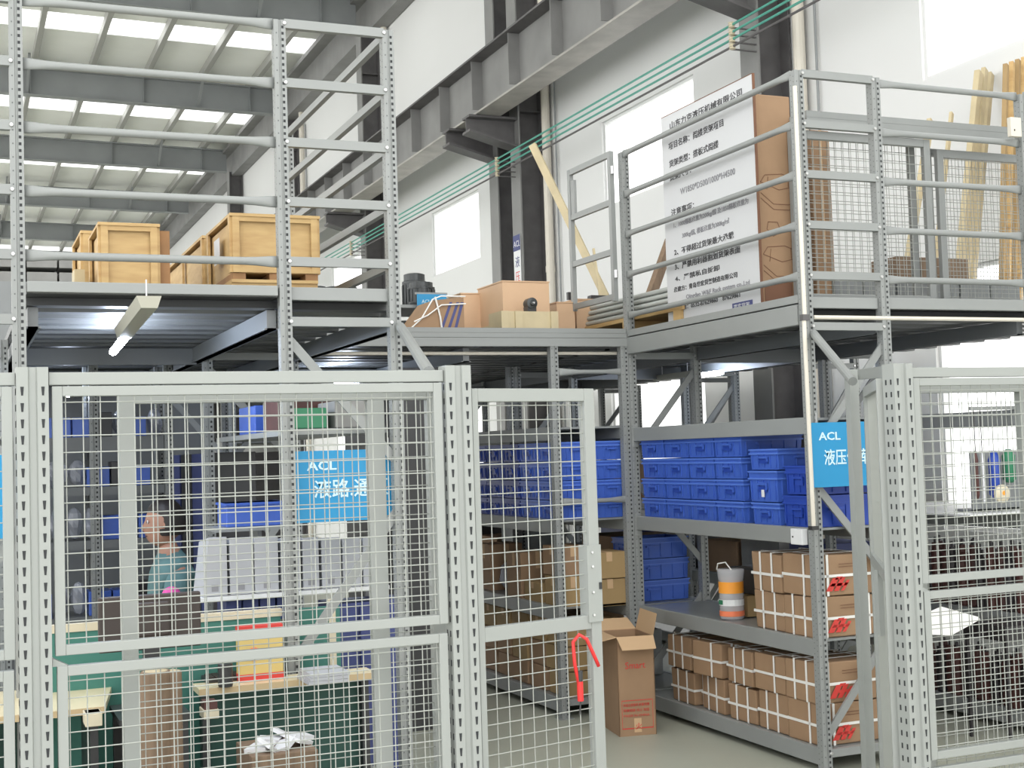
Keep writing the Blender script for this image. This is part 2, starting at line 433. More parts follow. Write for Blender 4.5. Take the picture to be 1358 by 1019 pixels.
def shelf(x0, x1, y0, y1, z, parent):
    mb = MB(); mb.box(x0, x1, y0, y1, z-.012, z, 'shelf')
    return mb.build('shelf', parent)
def rack(label, xa, xb, ys, levels, tops, front_rungs=True, group=None, lace=True, gap=.0):
    t = thing('storage_rack', label, 'rack', ((xa+xb)/2, ys[0], 0), group)
    for i, y in enumerate(ys):
        top = tops[i]
        yy = y
        ta, tb_ = top if isinstance(top, tuple) else (top, top); top = min(ta, tb_)
        rpost(xa, yy, 0, ta, t); rpost(xb, yy, 0, tb_, t)
        if lace:
            segs = [((xb, 2.16), (xa, 1.60)), ((xa, 1.45), (xb, .90)), ((xb, .72), (xa, .16))] if front_rungs != 'L' else [((xa, 2.18), (xb, 1.62)), ((xb, 1.42), (xa, .78)), ((xa, .66), (xb, .12))]
            for (p, q) in segs:
                mb = MB(); mb.bar((p[0], y, p[1]), (q[0], y, q[1]), .012, .040, 'steel', up=(0, 0, 1)); mb.build('brace', t)
        zs = ([2.24] if lace else []) + ([z for z in RUNGZ] if top > 3 else []) + [.10]
        for z in zs: flatbar((xa+.02, y-.012, z), (xb-.02, y-.012, z), t, 'rung')
    for a, b in zip(ys[:-1], ys[1:]):
        for z in levels:
            beam_y(xa, a, b, z, t); beam_y(xb, a, b, z, t); shelf(xa+.016, xb-.016, a+.03, b-.03, z-.004, t)
    return t
Y2, Y3, Y4, Y5 = 7.57, 9.45, 11.33, 15.2
rl = rack('tall grey left rack frame standing right of the roofed walkway lamp', 1.32, 1.81, (FY, Y2, Y3, Y4), (), (3.555, (2.33, 3.555), 2.33, 2.33), 'L')
rll = rack('grey rack whose tall post cuts the left edge of the view', -.22, .245, (FY, Y2, Y3), (.12, 1.78), (3.555, 2.33, 2.33), 'L')
rr = rack('grey rack at the near right corner holding blue bins and strapped cartons', 4.0, 4.48, (FY, Y2, Y3, Y4), (.12, .66, 1.22, 1.78), (3.555, (3.555, 2.33), 2.33, 2.33))
rc = rack('grey rack behind the open gate with blue bins facing the aisle', 3.455, 3.945, (Y2, Y3, Y4), (.12, .68, 1.22, 1.80), (2.31, 2.31, 2.31), lace=False)
rd = rack('grey rack behind the right mesh fence loaded with dark machined parts', 5.48, 5.96, (FY, Y2, Y3, Y4), (.12, .66, 1.22, 1.80), (3.54, 2.33, 2.33, 2.33))
# extra level rungs on the notch side of the centre rack
for z in (2.14, 1.33): flared((3.48, Y2-.012, z), (3.97, Y2-.012, z), rc, 'rung', .014)

# guard rails above the deck
def guard(label, pts, flat=False, zs=RUNGZ):
    p, q = Vector(pts[0]), Vector(pts[1])
    t = thing('guardrail', label, 'guardrail', ((p.x+q.x)/2, (p.y+q.y)/2, DECK), 'railings round the upper deck')
    for z in zs:
        a, b = Vector((p.x, p.y, z)), Vector((q.x, q.y, z))
        if flat: mb = MB(); mb.bar(a, b, .028, .036, 'steel'); mb.build('rail', t)
        else: flared(a, b, t, 'rail')
    return t
guard('round-tube railing of five bars across the left walkway opening', ((.272, FY, 0), (1.294, FY, 0)))
guard('railing of flat bars running back from the left rack post towards the wall', ((1.81, FY+.026, 0), (1.81, Y2-.026, 0)), True)
guard('round-tube railing in front of the white notice board', ((3.985, FY+.026, 0), (3.985, Y2-.026, 0)))
guard('round-tube railing in front of the leaning mesh panels at right', ((4.507, FY, 0), (5.454, FY, 0)), zs=(3.53, 3.27, 3.01, 2.75, 2.49))

# mezzanine decks
def deckpiece(label, x0, x1, y0, y1, front=None, left=None, right=None):
    t = thing('mezzanine_deck', label, 'deck', ((x0+x1)/2, y0, 2.30), 'sections of the upper deck')
    mb = MB(); y = y0+.02; pts = []
    while y < y1-.24:    # trapezoidal steel decking, ribs along X
        pts += [(y, 2.30), (y+.10, 2.30), (y+.12, 2.345), (y+.22, 2.345), (y+.24, 2.30)]; y += .24
    vs = [(x0, a, b) for a, b in pts]+[(x1, a, b) for a, b in pts]; n = len(pts)
    mb.add(vs, [(i, i+1, n+i+1, n+i) for i in range(n-1)], 'deck')
    mb.build('corrugated_sheet', t)
    MB().box(x0, x1, y0+.005, y1, 2.346, DECK-.012, 'deck').build('floor_panel', t)
    return t
dl = deckpiece('left walkway deck carrying the wooden crates', .275, 1.29, FY-.01, Y5)
flr = MB().box(.275, 1.285, FY-.035, FY-.01, 2.348, 2.392, 'steel').build('edge_beam', dl, bevel=.003)
dm = deckpiece('narrow deck inside the tall left rack', 1.295, 1.835, FY+.03, Y5)
MB().box(1.35, 1.785, FY+.0, FY+.03, 2.335, 2.392, 'steel').build('edge_beam', dm, bevel=.003)
dc = deckpiece('centre deck across the aisle carrying the plywood crates', 1.84, 3.96, Y2+.02, Y5)
mb = MB(); mb.box(1.84, 3.97, Y2-.01, Y2+.02, 2.385, 2.415, 'steel'); mb.box(1.84, 3.97, Y2-.02, Y2+.02, 2.355, 2.383, 'steel'); mb.box(1.84, 3.97, Y2-.03, Y2+.02, 2.30, 2.352, 'steel'); mb.build('edge_beam', dc)
dr = deckpiece('right deck carrying the notice board and leaning panels', 4.0, 6.5, FY+.03, Y5)
mb = MB(); mb.box(3.975, 4.0, FY+.03, Y2-.03, 2.365, 2.405, 'steel'); mb.build('edge_plate', dr)
mb = MB(); mb.box(3.965, 4.0, FY+.03, Y2-.03, 2.25, 2.355, 'steel'); mb.build('edge_beam', dr, bevel=.003)
mb = MB(); mb.box(4.51, 5.45, FY-.01, FY+.03, 2.335, 2.395, 'steel'); mb.box(4.03, 4.45, FY-.0, FY+.03, 2.335, 2.392, 'steel'); mb.build('front_edge_beam', dr, bevel=.003)
# deck joists below
for xx, dk, ya in ((1.27, dl, FY), (.30, dl, FY), (1.84, dm, FY+.03), (2.9, dc, Y2+.02), (4.5, dr, FY+.03), (5.46, dr, FY+.03)):
    mb = MB(); mb.box(xx-.02, xx+.02, ya+.04, Y5, 2.21, 2.295, 'deckbm'); mb.box(xx-.03, xx+.03, ya+.04, Y5, 2.21, 2.217, 'deckbm'); mb.build('joist', dk)
for yy in (Y2+.07, Y3, Y4):
    for x0, x1, dk in ((.3, 1.27, dl), (1.85, 3.43, dc), (4.51, 5.45, dr)):
        if not (dk is dc and yy < 8): MB().box(x0, x1, yy-.02, yy+.02, 2.20, 2.29, 'deckbm').build('cross_beam', dk)
# braces from rack to fence
def lonebar(name, label, cat, p, q, r, m='steel'):
    mb = MB(); mb.tube(p, q, r, m, 12)
    return tag(mb.build(name, smooth=False, base=p), label, cat)
pt = at(569, 490, Y=4.25)
lonebar('brace_tube', 'round grey brace tube from left rack down to fence top', 'brace', (1.83, FY-.03, 2.22), (pt.x, pt.y, pt.z-.01), .021)
pt = at(1131, 506, Y=4.95)
lonebar('brace_tube', 'round grey brace tube from right corner post to gate frame', 'brace', (4.02, FY-.03, 2.20), tuple(pt), .021)

# ------------------------------------------------------------------ mesh fence
FE = 4.2
def fence_post(x, label, ytop=1.945):
    t = thing('fence_post', label, 'post', (x, FE, 0), 'slotted fence posts')
    mb = MB(); a = .045
    poly = [(-a, -.035), (-.012, -.035), (-.008, -.026), (.010, -.026), (.014, -.035), (a, -.035), (a, .035), (-a, .035)]
    mb.extr([(x+p, FE+q) for p, q in poly], 0, ytop, 'fence')
    z = .05
    while z < ytop-.03:
        for c in (-.0285, .0295):
            yy = FE-.0358
            mb.add([(x+c-.005, yy, z+.013), (x+c-.0028, yy, z-.013), (x+c+.0028, yy, z-.013), (x+c+.005, yy, z+.013)], [(0, 1, 2, 3)], 'hole')
        for sg in (-1, 1):
            for yy in (-.015, .015):
                mb.box(x+sg*(a+.0004)-.0006, x+sg*(a+.0004)+.0006, FE+yy-.004, FE+yy+.004, z-.01, z+.01, 'hole')
        z += .048
    mb.build('slotted_upright', t)
    MB().box(x-.07, x+.07, FE-.06, FE+.06, 0, .008, 'fence').build('base_plate', t)
    return t
PL, PM, PR = .2155, 1.553, 3.385
fence_post(PL, 'light grey slotted fence post at the left')
fence_post(PM, 'light grey slotted fence post left of the open gate')
fence_post(PR, 'light grey slotted fence post right of the doorway')
def mesh_grid(mb, A, B, z0, z1, px=.05, pz=.05, r=.0019, m='wire'):
    A, B = Vector((A[0], A[1], 0)), Vector((B[0], B[1], 0)); L = (B-A).length; d = (B-A)/L; nrm = d.cross(Vector((0, 0, 1)))
    k = int(L/px); s0 = (L-k*px)/2
    for i in range(k+1):
        p = A+d*(s0+i*px); mb.tube(p+Vector((0, 0, z0)), p+Vector((0, 0, z1)), r, m, 5, cap=False)
    k = int((z1-z0)/pz); s0 = ((z1-z0)-k*pz)/2
    for i in range(k+1):
        z = z0+s0+i*pz; o = nrm*.004
        mb.tube(A+o+Vector((0, 0, z)), B+o+Vector((0, 0, z)), r, m, 5, cap=False)
def frame_panel(t, A, B, z0, z1, w=.03, d=.03, m='fence', name='frame', mesh=True, pitch=.05, extra=()):
    A, B = Vector((A[0], A[1], 0)), Vector((B[0], B[1], 0)); L = (B-A).length; e = (B-A)/L
    U = lambda s, z: A+e*s+Vector((0, 0, z))
    mb = MB(); side = e.cross(Vector((0, 0, 1)))
    def seg(p, q, h): mb.bar(p, q, d, h, m)
    mb.bar(U(w, z1-w/2), U(L-w, z1-w/2), d-.001, w, m); mb.bar(U(w, z0+w/2), U(L-w, z0+w/2), d-.001, w, m)
    for s in (w/2, L-w/2): mb.bar(U(s, z0), U(s, z1), w, d, m, up=tuple(side))
    for s, ww in extra: mb.bar(U(s, z0+w), U(s, z1-w), ww, d, m, up=tuple(side))
    f = mb.build(name, t, bevel=.002)
    if mesh:
        mb = MB(); P, Q = A+e*w*.9, A+e*(L-w*.9); mesh_grid(mb, P, Q, z0+w*.9, z1-w*.9, pitch, pitch); mb.build('wire_mesh', t)
    return f
# left bay
def bay(x0, x1, label, grp='mesh fence bays'):
    t = thing('mesh_fence', label, 'fence', ((x0+x1)/2, FE, 0), grp)
    MB().box(x0, x1, FE-.02, FE+.02, 1.892, 1.93, 'fence').build('top_channel', t, bevel=.002)
    frame_panel(t, (x0+.008, FE-.01), (x1-.008, FE-.01), 1.093, 1.888, .030, .028)
    frame_panel(t, (x0+.012, FE-.01), (x1-.012, FE-.01), .42, 1.062, .030, .028)
    frame_panel(t, (x0+.012, FE-.01), (x1-.012, FE-.01), .04, .39, .030, .028)
    mb = MB()
    mb.extr([(x0, 0), (x0+.045, 0), (x0, .025)], 0, .03, 'fence')
    for v in range(len(mb.v)): a = mb.v[v]; mb.v[v] = (a[0], FE-.018+a[2], 1.062+a[1])
    mb.build('corner_gusset', t)
    return t
bay(PL+.047, PM-.047, 'long mesh fence bay between the left post and the gate post')
bay(-1.15, PL-.047, 'mesh fence bay cut by the left edge of the view')
bay(PR+.047, PR+1.3, 'mesh fence bay right of the doorway')
# sliding panels standing behind the fixed bays
t = thing('sliding_mesh_panel', 'mesh panel with broad stiles standing behind the left fence bay', 'fence', (1.1, 4.42, 0), 'mesh panels behind the fence')
xa, xb = at(158, 600, Y=4.42).x, at(583, 600, Y=4.42).x; xm = at(498, 600, Y=4.42).x
zt = at(300, 523, Y=4.42).z+.02
frame_panel(t, (xa, 4.42), (xb, 4.42), .05, zt, .048, .035, extra=((xm-xa, .06),))
t = thing('sliding_mesh_panel', 'mesh panel standing behind the right fence bay', 'fence', (4.0, 4.42, 0), 'mesh panels behind the fence')
xa, xb = at(1207, 600, Y=4.42).x, at(1352, 600, Y=4.42).x
frame_panel(t, (xa, 4.42), (xb+.05, 4.42), .05, at(1280, 510, Y=4.42).z+.01, .045, .035)

# open gate leaves
def gate(label, A, B, zt, zmids, rail=.045):
    t = thing('mesh_gate', label, 'gate', (A[0], A[1], 0), 'gate leaves of the doorway')
    A, B = Vector((A[0], A[1], 0)), Vector((B[0], B[1], 0)); L = (B-A).length; e = (B-A)/L
    U = lambda s, z: A+e*s+Vector((0, 0, z)); mb = MB(); d = .035
    sd_ = tuple(e.cross(Vector((0, 0, 1))))
    mb.bar(U(.024, zt-rail/2), U(L-.045, zt-rail/2), d-.001, rail, 'fence'); mb.bar(U(.024, .07), U(L-.045, .07), d-.001, rail, 'fence')
    mb.bar(U(.012, .05), U(.012, zt), .024, d, 'fence', up=sd_); mb.bar(U(L-.0225, .05), U(L-.0225, zt), .045, d, 'fence', up=sd_)
    for z in zmids: mb.bar(U(.024, z), U(L-.045, z), d-.001, .048, 'fence')
    mb.build('frame', t, bevel=.002)
    zz = [.09]+sorted(zmids)+[zt-.04]
    for a, b in zip(zz[:-1], zz[1:]):
        mb = MB(); mesh_grid(mb, A+e*.02, A+e*(L-.04), a, b); mb.build('wire_mesh', t)
    return t, U, L, e
hx = PM+.05
# free end chosen so that it stands 12 degrees inward
import math as _m
dirv = (math.cos(math.radians(12)), math.sin(math.radians(12)))
r0 = ray(788, 650); s_ = (hx*r0.y-FE*r0.x)/(dirv[1]*r0.x-dirv[0]*r0.y)
GB = (hx+dirv[0]*s_, FE+dirv[1]*s_)
ztop = at(780, 516, Y=GB[1]).z; zmid = at(783, 824, Y=GB[1]).z
tg, U, L, e = gate('open mesh gate leaf with a red cable lock, beside the brown carton', (hx, FE), GB, ztop, (zmid,))
# latch plate on the free stile
mb = MB(); zc = (at(786, 722, Y=GB[1]).z+at(786, 824, Y=GB[1]).z)/2
mb.bar(U(L-.03, zc-.135), U(L-.03, zc+.135), .05, .062, 'fence', up=tuple(e))
for dz in (-.11, -.03, .06, .11):
    c = U(L-.035, zc+dz); mb.lathe((c.x, c.y-.03, c.z), [(.004, -.002), (.005, 0), (.004, .006)], 'bolt', 8, 'y')
c = U(L-.002, zc-.01); mb.box(c.x-.005, c.x+.005, c.y-.03, c.y-.02, c.z-.012, c.z+.012, 'hole')
mb.build('latch_plate', tg)
# right leaf seen almost edge on
A2 = at(1186, 600, Y=4.24); B2 = at(1153, 600, Y=5.0)
tg2, U2, L2, e2 = gate('mesh gate leaf swung open, seen edge-on beside the right post', (PR-.035, 4.26), (B2.x, B2.y), at(1160, 508, Y=4.6).z, (1.12,))
p = U2(L2*.45, .99); mb = MB(); mb.bar(p+Vector((-.02, 0, .12)), p+Vector((-.02, 0, -.15)), .03, .03, 'fence'); mb.build('latch_plate', tg2)
t = thing('door_frame_post', 'slim grey door frame post beside the blue sign at right', 'post', (at(1137, 600, Y=5.12).x, 5.12, 0))
MB().box(at(1131, 600, Y=5.1).x, at(1143, 600, Y=5.1).x, 5.1, 5.14, 0, at(1136, 490, Y=5.1).z, 'fence').build('upright', t, bevel=.002)
pa, pb = at(1142, 497, Y=5.0), at(1176, 493, Y=4.3)
mb = MB(); mb.bar(pa, pb, .03, .045, 'fence'); mb.build('header_bar', t)

# red cable lock hanging on the gate
lk = thing('cable_lock', 'red cable lock looped over the gate stile', 'lock', tuple(U(L-.02, zmid)))
gy = GB[1]-.05
pts = [at(x, y, Y=gy+dy) for x, y, dy in ((769, 915, 0), (762, 880, 0), (760, 852, 0), (768, 842, -.005), (778, 848, -.01), (788, 870, -.01), (794, 884, -.01))]
mb = MB(); mb.path(pts, .0065, 'redp', 8); mb.build('cable', lk, smooth=True)
a, b = at(769, 904, Y=gy), at(770, 930, Y=gy)
MB().tube(a, b, .011, 'redp', 12).build('lock_body', lk)
a2 = at(769, 890, Y=gy); MB().tube(a2, a, .010, 'black', 12).build('collar', lk)
MB().tube(b, at(769, 948, Y=gy), .003, 'black', 6).build('key_tail', lk)

# ------------------------------------------------------------------ blue bins
def make_bin(w, d, h, mname='bin', tagcard=False):   # local: face at -X side (y from 0 to w), depth +X
    r = local_thing('storage_bin', 'bin', 'bin')
    mb = MB(); ins = .006
    mb.hexa([(ins, ins, 0), (d-ins, ins, 0), (d-ins, w-ins, 0), (ins, w-ins, 0), (.002, .002, h*.72), (d-.002, .002, h*.72), (d-.002, w-.002, h*.72), (.002, w-.002, h*.72)], mname)
    t = .006                                          # open upper walls
    for a in ((0, d, 0, t), (0, d, w-t, w), (0, t, t, w-t), (d-t, d, t, w-t)): mb.box(a[0], a[1], a[2], a[3], h*.72, h-.004, mname)
    for i in range(5):                                # vertical ribs
        y = w*(.08+.21*i); mb.box(-.003, .003, y-.003, y+.003, .012, h*.68, mname)
        x = d*(.08+.21*i); mb.box(x-.003, x+.003, -.003, .003, .012, h*.68, mname)
    mb.build('body', r)
    mb = MB()
    for z in (h-.014, h*.70):
        for a in ((-.006, d+.006, -.006, .004), (-.006, d+.006, w-.004, w+.006), (-.006, .004, .004, w-.004), (d-.004, d+.006, .004, w-.004)): mb.box(a[0], a[1], a[2], a[3], z, z+.009, 'rim' if mname == 'bin' else mname)
    mb.build('rim', r)
    mb = MB(); mb.box(-.014, -.003, w*.33, w*.67, h*.52, h*.60, mname); mb.box(-.013, -.002, w*.33, w*.36, h*.38, h*.54, mname); mb.box(-.013, -.002, w*.64, w*.67, h*.38, h*.54, mname)
    mb.box(-.0045, -.001, w*.36, w*.64, h*.30, h*.5, 'bind')
    mb.build('handle', r)
    mb = MB(); mb.box(w*.33, w*.67, -.014, -.003, h*.52, h*.60, mname); mb.build('end_handle', r)
    if tagcard: mb = MB(); mb.box(-.005, -.002, w*.45, w*.55, h*.15, h*.38, 'white'); mb.build('label_card', r)
    return r
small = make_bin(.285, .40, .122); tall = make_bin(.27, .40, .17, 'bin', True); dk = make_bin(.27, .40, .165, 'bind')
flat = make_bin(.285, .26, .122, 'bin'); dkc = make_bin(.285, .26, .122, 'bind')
rown = ['bottom', 'second', 'third', 'top']
cols_ = ['at the far end by the aisle post', 'second from the far end', 'third from the far end', 'fourth from the far end']
G = 'stacked blue bins on the corner rack'
for ci in range(4):
    for ri in range(4):
        dup(small, (4.018+random.uniform(-.004, .006), 7.21-ci*.293, 1.2175+ri*.1225), 0, 'blue bin, %s row of the stack %s' % (rown[ri], cols_[ci]), group=G)
for nm, pr, y, zs in (('the mixed stack right of the four tall stacks', tall, 5.995, (None,)),):
    dup(small, (4.03, 6.0, 1.2175), 0, 'blue bin with handle at the bottom of the mixed stack', group=G, scale=(1, .92, 1))
    dup(tall, (4.02, 6.0, 1.341), 0, 'deep blue bin with a white tag in the middle of the mixed stack', group=G)
    dup(small, (4.018, 5.98, 1.513), 0, 'pale-rimmed blue bin on top of the mixed stack', group=G, scale=(1, .95, .95))
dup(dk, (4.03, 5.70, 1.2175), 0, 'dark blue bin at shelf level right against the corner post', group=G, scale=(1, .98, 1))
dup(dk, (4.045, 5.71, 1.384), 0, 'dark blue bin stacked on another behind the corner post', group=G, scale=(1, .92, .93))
G2 = 'blue bins on the rack behind the gate'
for ci in range(5):
    for ri in range(4):
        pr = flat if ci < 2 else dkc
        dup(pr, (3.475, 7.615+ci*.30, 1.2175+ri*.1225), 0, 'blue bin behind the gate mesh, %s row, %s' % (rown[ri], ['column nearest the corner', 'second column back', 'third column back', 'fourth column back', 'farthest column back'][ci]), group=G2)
for ri in range(4):
    dup(flat, (3.75, 7.615, 1.2175+ri*.1225), 0, 'blue bin end between the gate and the aisle post, %s row' % rown[ri], group=G2, scale=(.78, 1, 1))
dup(tall, (3.93+.11, 7.62, .66+.0), 0, 'x'); _x = COL.objects[-1]

# ------------------------------------------------------------------ cartons
def make_carton(w, d, h, logo=True, seed=0):      # -Y end is w wide (x), depth d along y
    rnd = random.Random(seed)
    r = local_thing('strapped_carton', 'carton', 'carton')
    mb = MB(); q = lambda: rnd.uniform(-.005, .005)
    mb.hexa([(q(), q(), 0), (w+q(), q(), 0), (w+q(), d+q(), 0), (q(), d+q(), 0), (q(), q(), h+q()), (w+q(), q(), h+q()), (w+q(), d+q(), h+q()), (q(), d+q(), h+q())], 'card')
    b = mb.build('box', r, bevel=.006)
    mb = MB(); e = .0055; sw = .014
    def ringy(x):   # loop in the YZ plane at x
        for a in ((-e, -e+.002), (d+e-.002, d+e)): mb.box(x-sw/2, x+sw/2, a[0], a[1], -.0, h+e, 'strap')
        mb.box(x-sw/2, x+sw/2, -e, d+e, h+e-.002, h+e, 'strap')
    def ringx(y):
        for a in ((-e, -e+.002), (w+e-.002, w+e)): mb.box(a[0], a[1], y-sw/2, y+sw/2, 0, h+e, 'strap')
        mb.box(-e, w+e, y-sw/2, y+sw/2, h+e-.001, h+e+.001, 'strap')
    ringy(w*(.17+rnd.uniform(-.03, .03))); ringy(w*(.80+rnd.uniform(-.04, .04)))
    ringx(d*(.30+rnd.uniform(-.04, .04)))
    if rnd.random() > .35: ringx(d*(.72+rnd.uniform(-.04, .04)))
    z = h*(.48+rnd.uniform(-.06, .06))
    for a in ((-e, w+e, -e, -e+.002), (-e, w+e, d+e-.002, d+e), (-e, -e+.002, -e, d+e), (w+e-.002, w+e, -e, d+e)): mb.box(a[0], a[1], a[2], a[3], z-sw/2, z+sw/2, 'strap')
    mb.build('strap', r)
    if logo:
        mb = MB(); yy = -.0065
        def para(x0, x1, sk, z0, z1, m='red'):
            x0, x1, sk = lx+(x0-lx)*LS, lx+(x1-lx)*LS, sk*LS; z1 = z0+(z1-z0)*1.15
            mb.add([(x0, yy, z0), (x1, yy, z0), (x1+sk, yy, z1), (x0+sk, yy, z1)], [(0, 1, 2, 3)], m)
        lx = w*.15; LS = 1.25
        para(lx, lx+.03, .035, h*.12, h*.40); para(lx+.038, lx+.062, .035, h*.12, h*.40); para(lx+.072, lx+.088, .03, h*.12, h*.34)
        para(lx+.02, lx+.10, .012, h*.24, h*.30); para(lx+.045, lx+.075, .01, h*.40, h*.46)
        mb.build('red_logo', r)
        mb = MB()
        for k2 in range(2): mb.box(w*.36, w*.74, -.0062, -.0055, h*(.70+.07*k2), h*(.715+.07*k2), 'cardline')
        mb.build('small_print', r)
    return r
cA = make_carton(.40, .285, .205, True, 1); cB = make_carton(.40, .285, .205, True, 5); cC = make_carton(.36, .27, .20, False, 9)
Gc = 'strapped brown cartons on the corner rack'
def pc(pr, x, y, z, rz, label, sc=None, rot=None): dup(pr, (x, y, z), math.radians(rz), label, group=Gc, scale=sc, rot=rot)
pc(cA, 4.02, 5.70, .658, 0, 'strapped carton with red logo, lower one on the middle shelf by the post')
pc(cB, 4.015, 5.695, .868, -1, 'strapped carton with red logo, upper one on the middle shelf by the post')
pc(cC, 4.03, 6.00, .658, 1, 'plain strapped carton, lower one beside the plastic jug')
pc(cC, 4.015, 5.995, .861, -1.5, 'plain strapped carton, upper one beside the plastic jug', (1.05, 1.05, 1.02))
pc(cB, 4.02, 5.70, .118, 0, 'strapped carton with red logo on the bottom shelf corner, lower one')
pc(cA, 4.015, 5.70, .328, 1, 'strapped carton with red logo on the bottom shelf corner, upper one')
pos = [(6.0, 0, 0), (6.305, 2, -3), (6.63, -4, 4), (6.97, 0, 0)]
wh = ['second from the corner post', 'third from the corner post', 'fourth from the corner post', 'last one, beside the tall open box']
for i, (y, ra, rb) in enumerate(pos):
    pc(cC if i % 2 else cA, 4.03, y, .118, ra, 'strapped carton, lower row of bottom shelf, %s' % wh[i], (.98, .98, .95 if i else 1))
    pc(cA if i % 2 else cB, 4.018, y+.005, .322+(.006 if i == 0 else 0), rb, 'strapped carton, upper row of bottom shelf, %s' % wh[i], (1, .98, .93))
for p_ in (cA, cB, cC): drop(p_)

# cartons on the rack behind the gate
def plainbox(label, x0, x1, y0, y1, z0, z1, m='card2', name='cardboard_box', group=None, tape=True, part=None):
    t = thing(name, label, 'box', ((x0+x1)/2, (y0+y1)/2, z0), group)
    MB().box(x0, x1, y0, y1, z0, z1, m).build('carton', t, bevel=.004)
    if tape:
        mb = MB(); xm_ = (x0+x1)/2; mb.box(xm_-.02, xm_+.02, y0-.0012, y0-.0004, z0+(z1-z0)*.65, z1, 'cardin'); mb.box(xm_-.02, xm_+.02, y0-.001, y1, z1, z1+.001, 'cardin')
        ym = (y0+y1)/2; mb.box(x0-.0012, x0-.0004, ym-.02, ym+.02, z0+(z1-z0)*.7, z1, 'cardin')
        mb.build('tape', t)
    return t
Gb = 'cardboard boxes on the rack behind the gate'
specs = [(3.48, 3.66, 7.62, 7.86, .66, .86, 'card2', 'tan box at the shelf front seen through the gate, lower'), (3.48, 3.67, 7.62, 7.88, .865, 1.05, 'card', 'orange-brown box stacked on the tan box seen through the gate'),
 (3.70, 3.93, 7.60, 7.85, .66, .83, 'card2', 'yellow-brown box beside the aisle post, lower of two'), (3.68, 3.94, 7.59, 7.85, .835, 1.00, 'card2', 'yellow-brown box beside the aisle post, upper of two'),
 (3.48, 3.72, 7.93, 8.2, .66, .80, 'card2', 'low tan box behind the front pair on the gate-side shelf'), (3.48, 3.74, 8.25, 8.5, .66, .98, 'card', 'brown box midway along the gate-side middle shelf'),
 (3.5, 3.75, 8.85, 9.1, .66, 1.0, 'card', 'brown box far along the gate-side middle shelf')]
for s in specs: plainbox(s[7], *s[:6], s[6], group=Gb)
k = 0
for ci in range(6):
    for ri in range(3):
        y0 = 7.62+ci*.285; m = random.choice(['card2', 'card', 'card2'])
        plainbox('tan box in the %s layer of the gate-side bottom shelf, %s' % (['lowest', 'middle', 'upper'][ri], ['nearest the aisle post', 'second along', 'third along', 'fourth along', 'fifth along', 'farthest along'][ci]),
                 3.48+random.uniform(0, .02), 3.72, y0, y0+.26+random.uniform(-.02, .015), .118+ri*.155, .118+ri*.155+.15, m, group=Gb, tape=ri == 2)
plainbox('tan box on the bottom shelf right of the grey post in the gate', 3.74, 3.93, 7.6, 7.9, .118, .40, 'card2', group=Gb)
plainbox('tan box on top of the tan box right of the grey post in the gate', 3.73, 3.93, 7.6, 7.9, .402, .57, 'card2', group=Gb)
# bagged part between
def polybag(label, c, s, m='bag', inner='dpart', seed=0, group=None):
    rnd = random.Random(seed); t = thing('poly_bag', label, 'bag', (c[0], c[1], c[2]), group)
    def blob(k, jit, mm, nm):
        vs = []; n, r_ = 10, 7
        for i in range(r_+1):
            ph = PI*i/r_
            for j in range(n):
                th = 2*PI*j/n; rr = 1+rnd.uniform(-jit, jit)
                vs.append((c[0]+s[0]*k*rr*math.sin(ph)*math.cos(th), c[1]+s[1]*k*rr*math.sin(ph)*math.sin(th), c[2]+s[2]+s[2]*(k if k == 1 else k*.9)*math.cos(ph)*(.98 if k == 1 else 1)-(0 if k == 1 else s[2]*.1)))
        fs = [(i*n+j, i*n+(j+1) % n, (i+1)*n+(j+1) % n, (i+1)*n+j) for i in range(r_) for j in range(n)]
        mb = MB(); mb.add(vs, fs, mm); mb.build(nm, t)
    blob(.72, .12, inner, 'contents'); blob(1, .14, m, 'film')
    return t
polybag('clear bag of parts on the gate-side shelf', (3.6, 8.66, .665), (.10, .12, .12), inner='paper', seed=3)
# blue tall bin and jug on the corner rack middle shelf
t2 = _x
def retag(o, **k):
    for a, b in k.items(): o[a] = b
for o in list(COL.objects):
    if o.get('label') == 'x': blue_tall = o
retag(blue_tall, label='lowest of the nested blue crates on the middle shelf behind the aisle post', group='nested blue crates')
blue_tall.location = (4.03, 7.68, .66); blue_tall.scale = (1, 1.1, .8)
for i_, l_ in enumerate(('middle', 'top')): dup(tall, (4.032, 7.682, .797+.137*i_), 0, l_+' one of the nested blue crates on the middle shelf behind the aisle post', scale=(1, 1.1, .8), group='nested blue crates')
for p_ in (small, tall, dk, flat, dkc): drop(p_)
jg = thing('plastic_jug', 'translucent plastic jug with orange and green label', 'jug', (4.06, 6.44, .658))
jx, jy = 4.10, at(970, 790, X=4.10).y
mb = MB(); mb.lathe((jx, jy, .658), [(.062, 0), (.07, .01), (.07, .22), (.075, .25), (.078, .27), (.078, .285)], 'jug', 20, cap=True); jb = mb.build('body', jg, smooth=True)
mb = MB(); mb.lathe((jx, jy, .658), [(.0715, .15), (.0715, .215)], 'orange', 20, cap=False); mb.build('orange_label', jb, smooth=True)
mb = MB(); mb.lathe((jx, jy, .658), [(.0715, .02), (.0715, .05)], 'redorange', 20, cap=False); mb.build('lower_label', jb, smooth=True)
mb = MB(); mb.lathe((jx, jy, .658), [(.0713, .08), (.0713, .115)], 'white', 20, cap=False); mb.box(jx-.073, jx-.0714, jy-.02, jy+.02, .745, .77, 'greenbox'); mb.build('middle_label', jb)
mb = MB(); mb.path([(jx-.06, jy+.05, .94), (jx-.07, jy+.02, .975), (jx-.05, jy-.03, .985), (jx-.03, jy-.06, .94)], .004, 'strap', 6); mb.build('handle', jg)
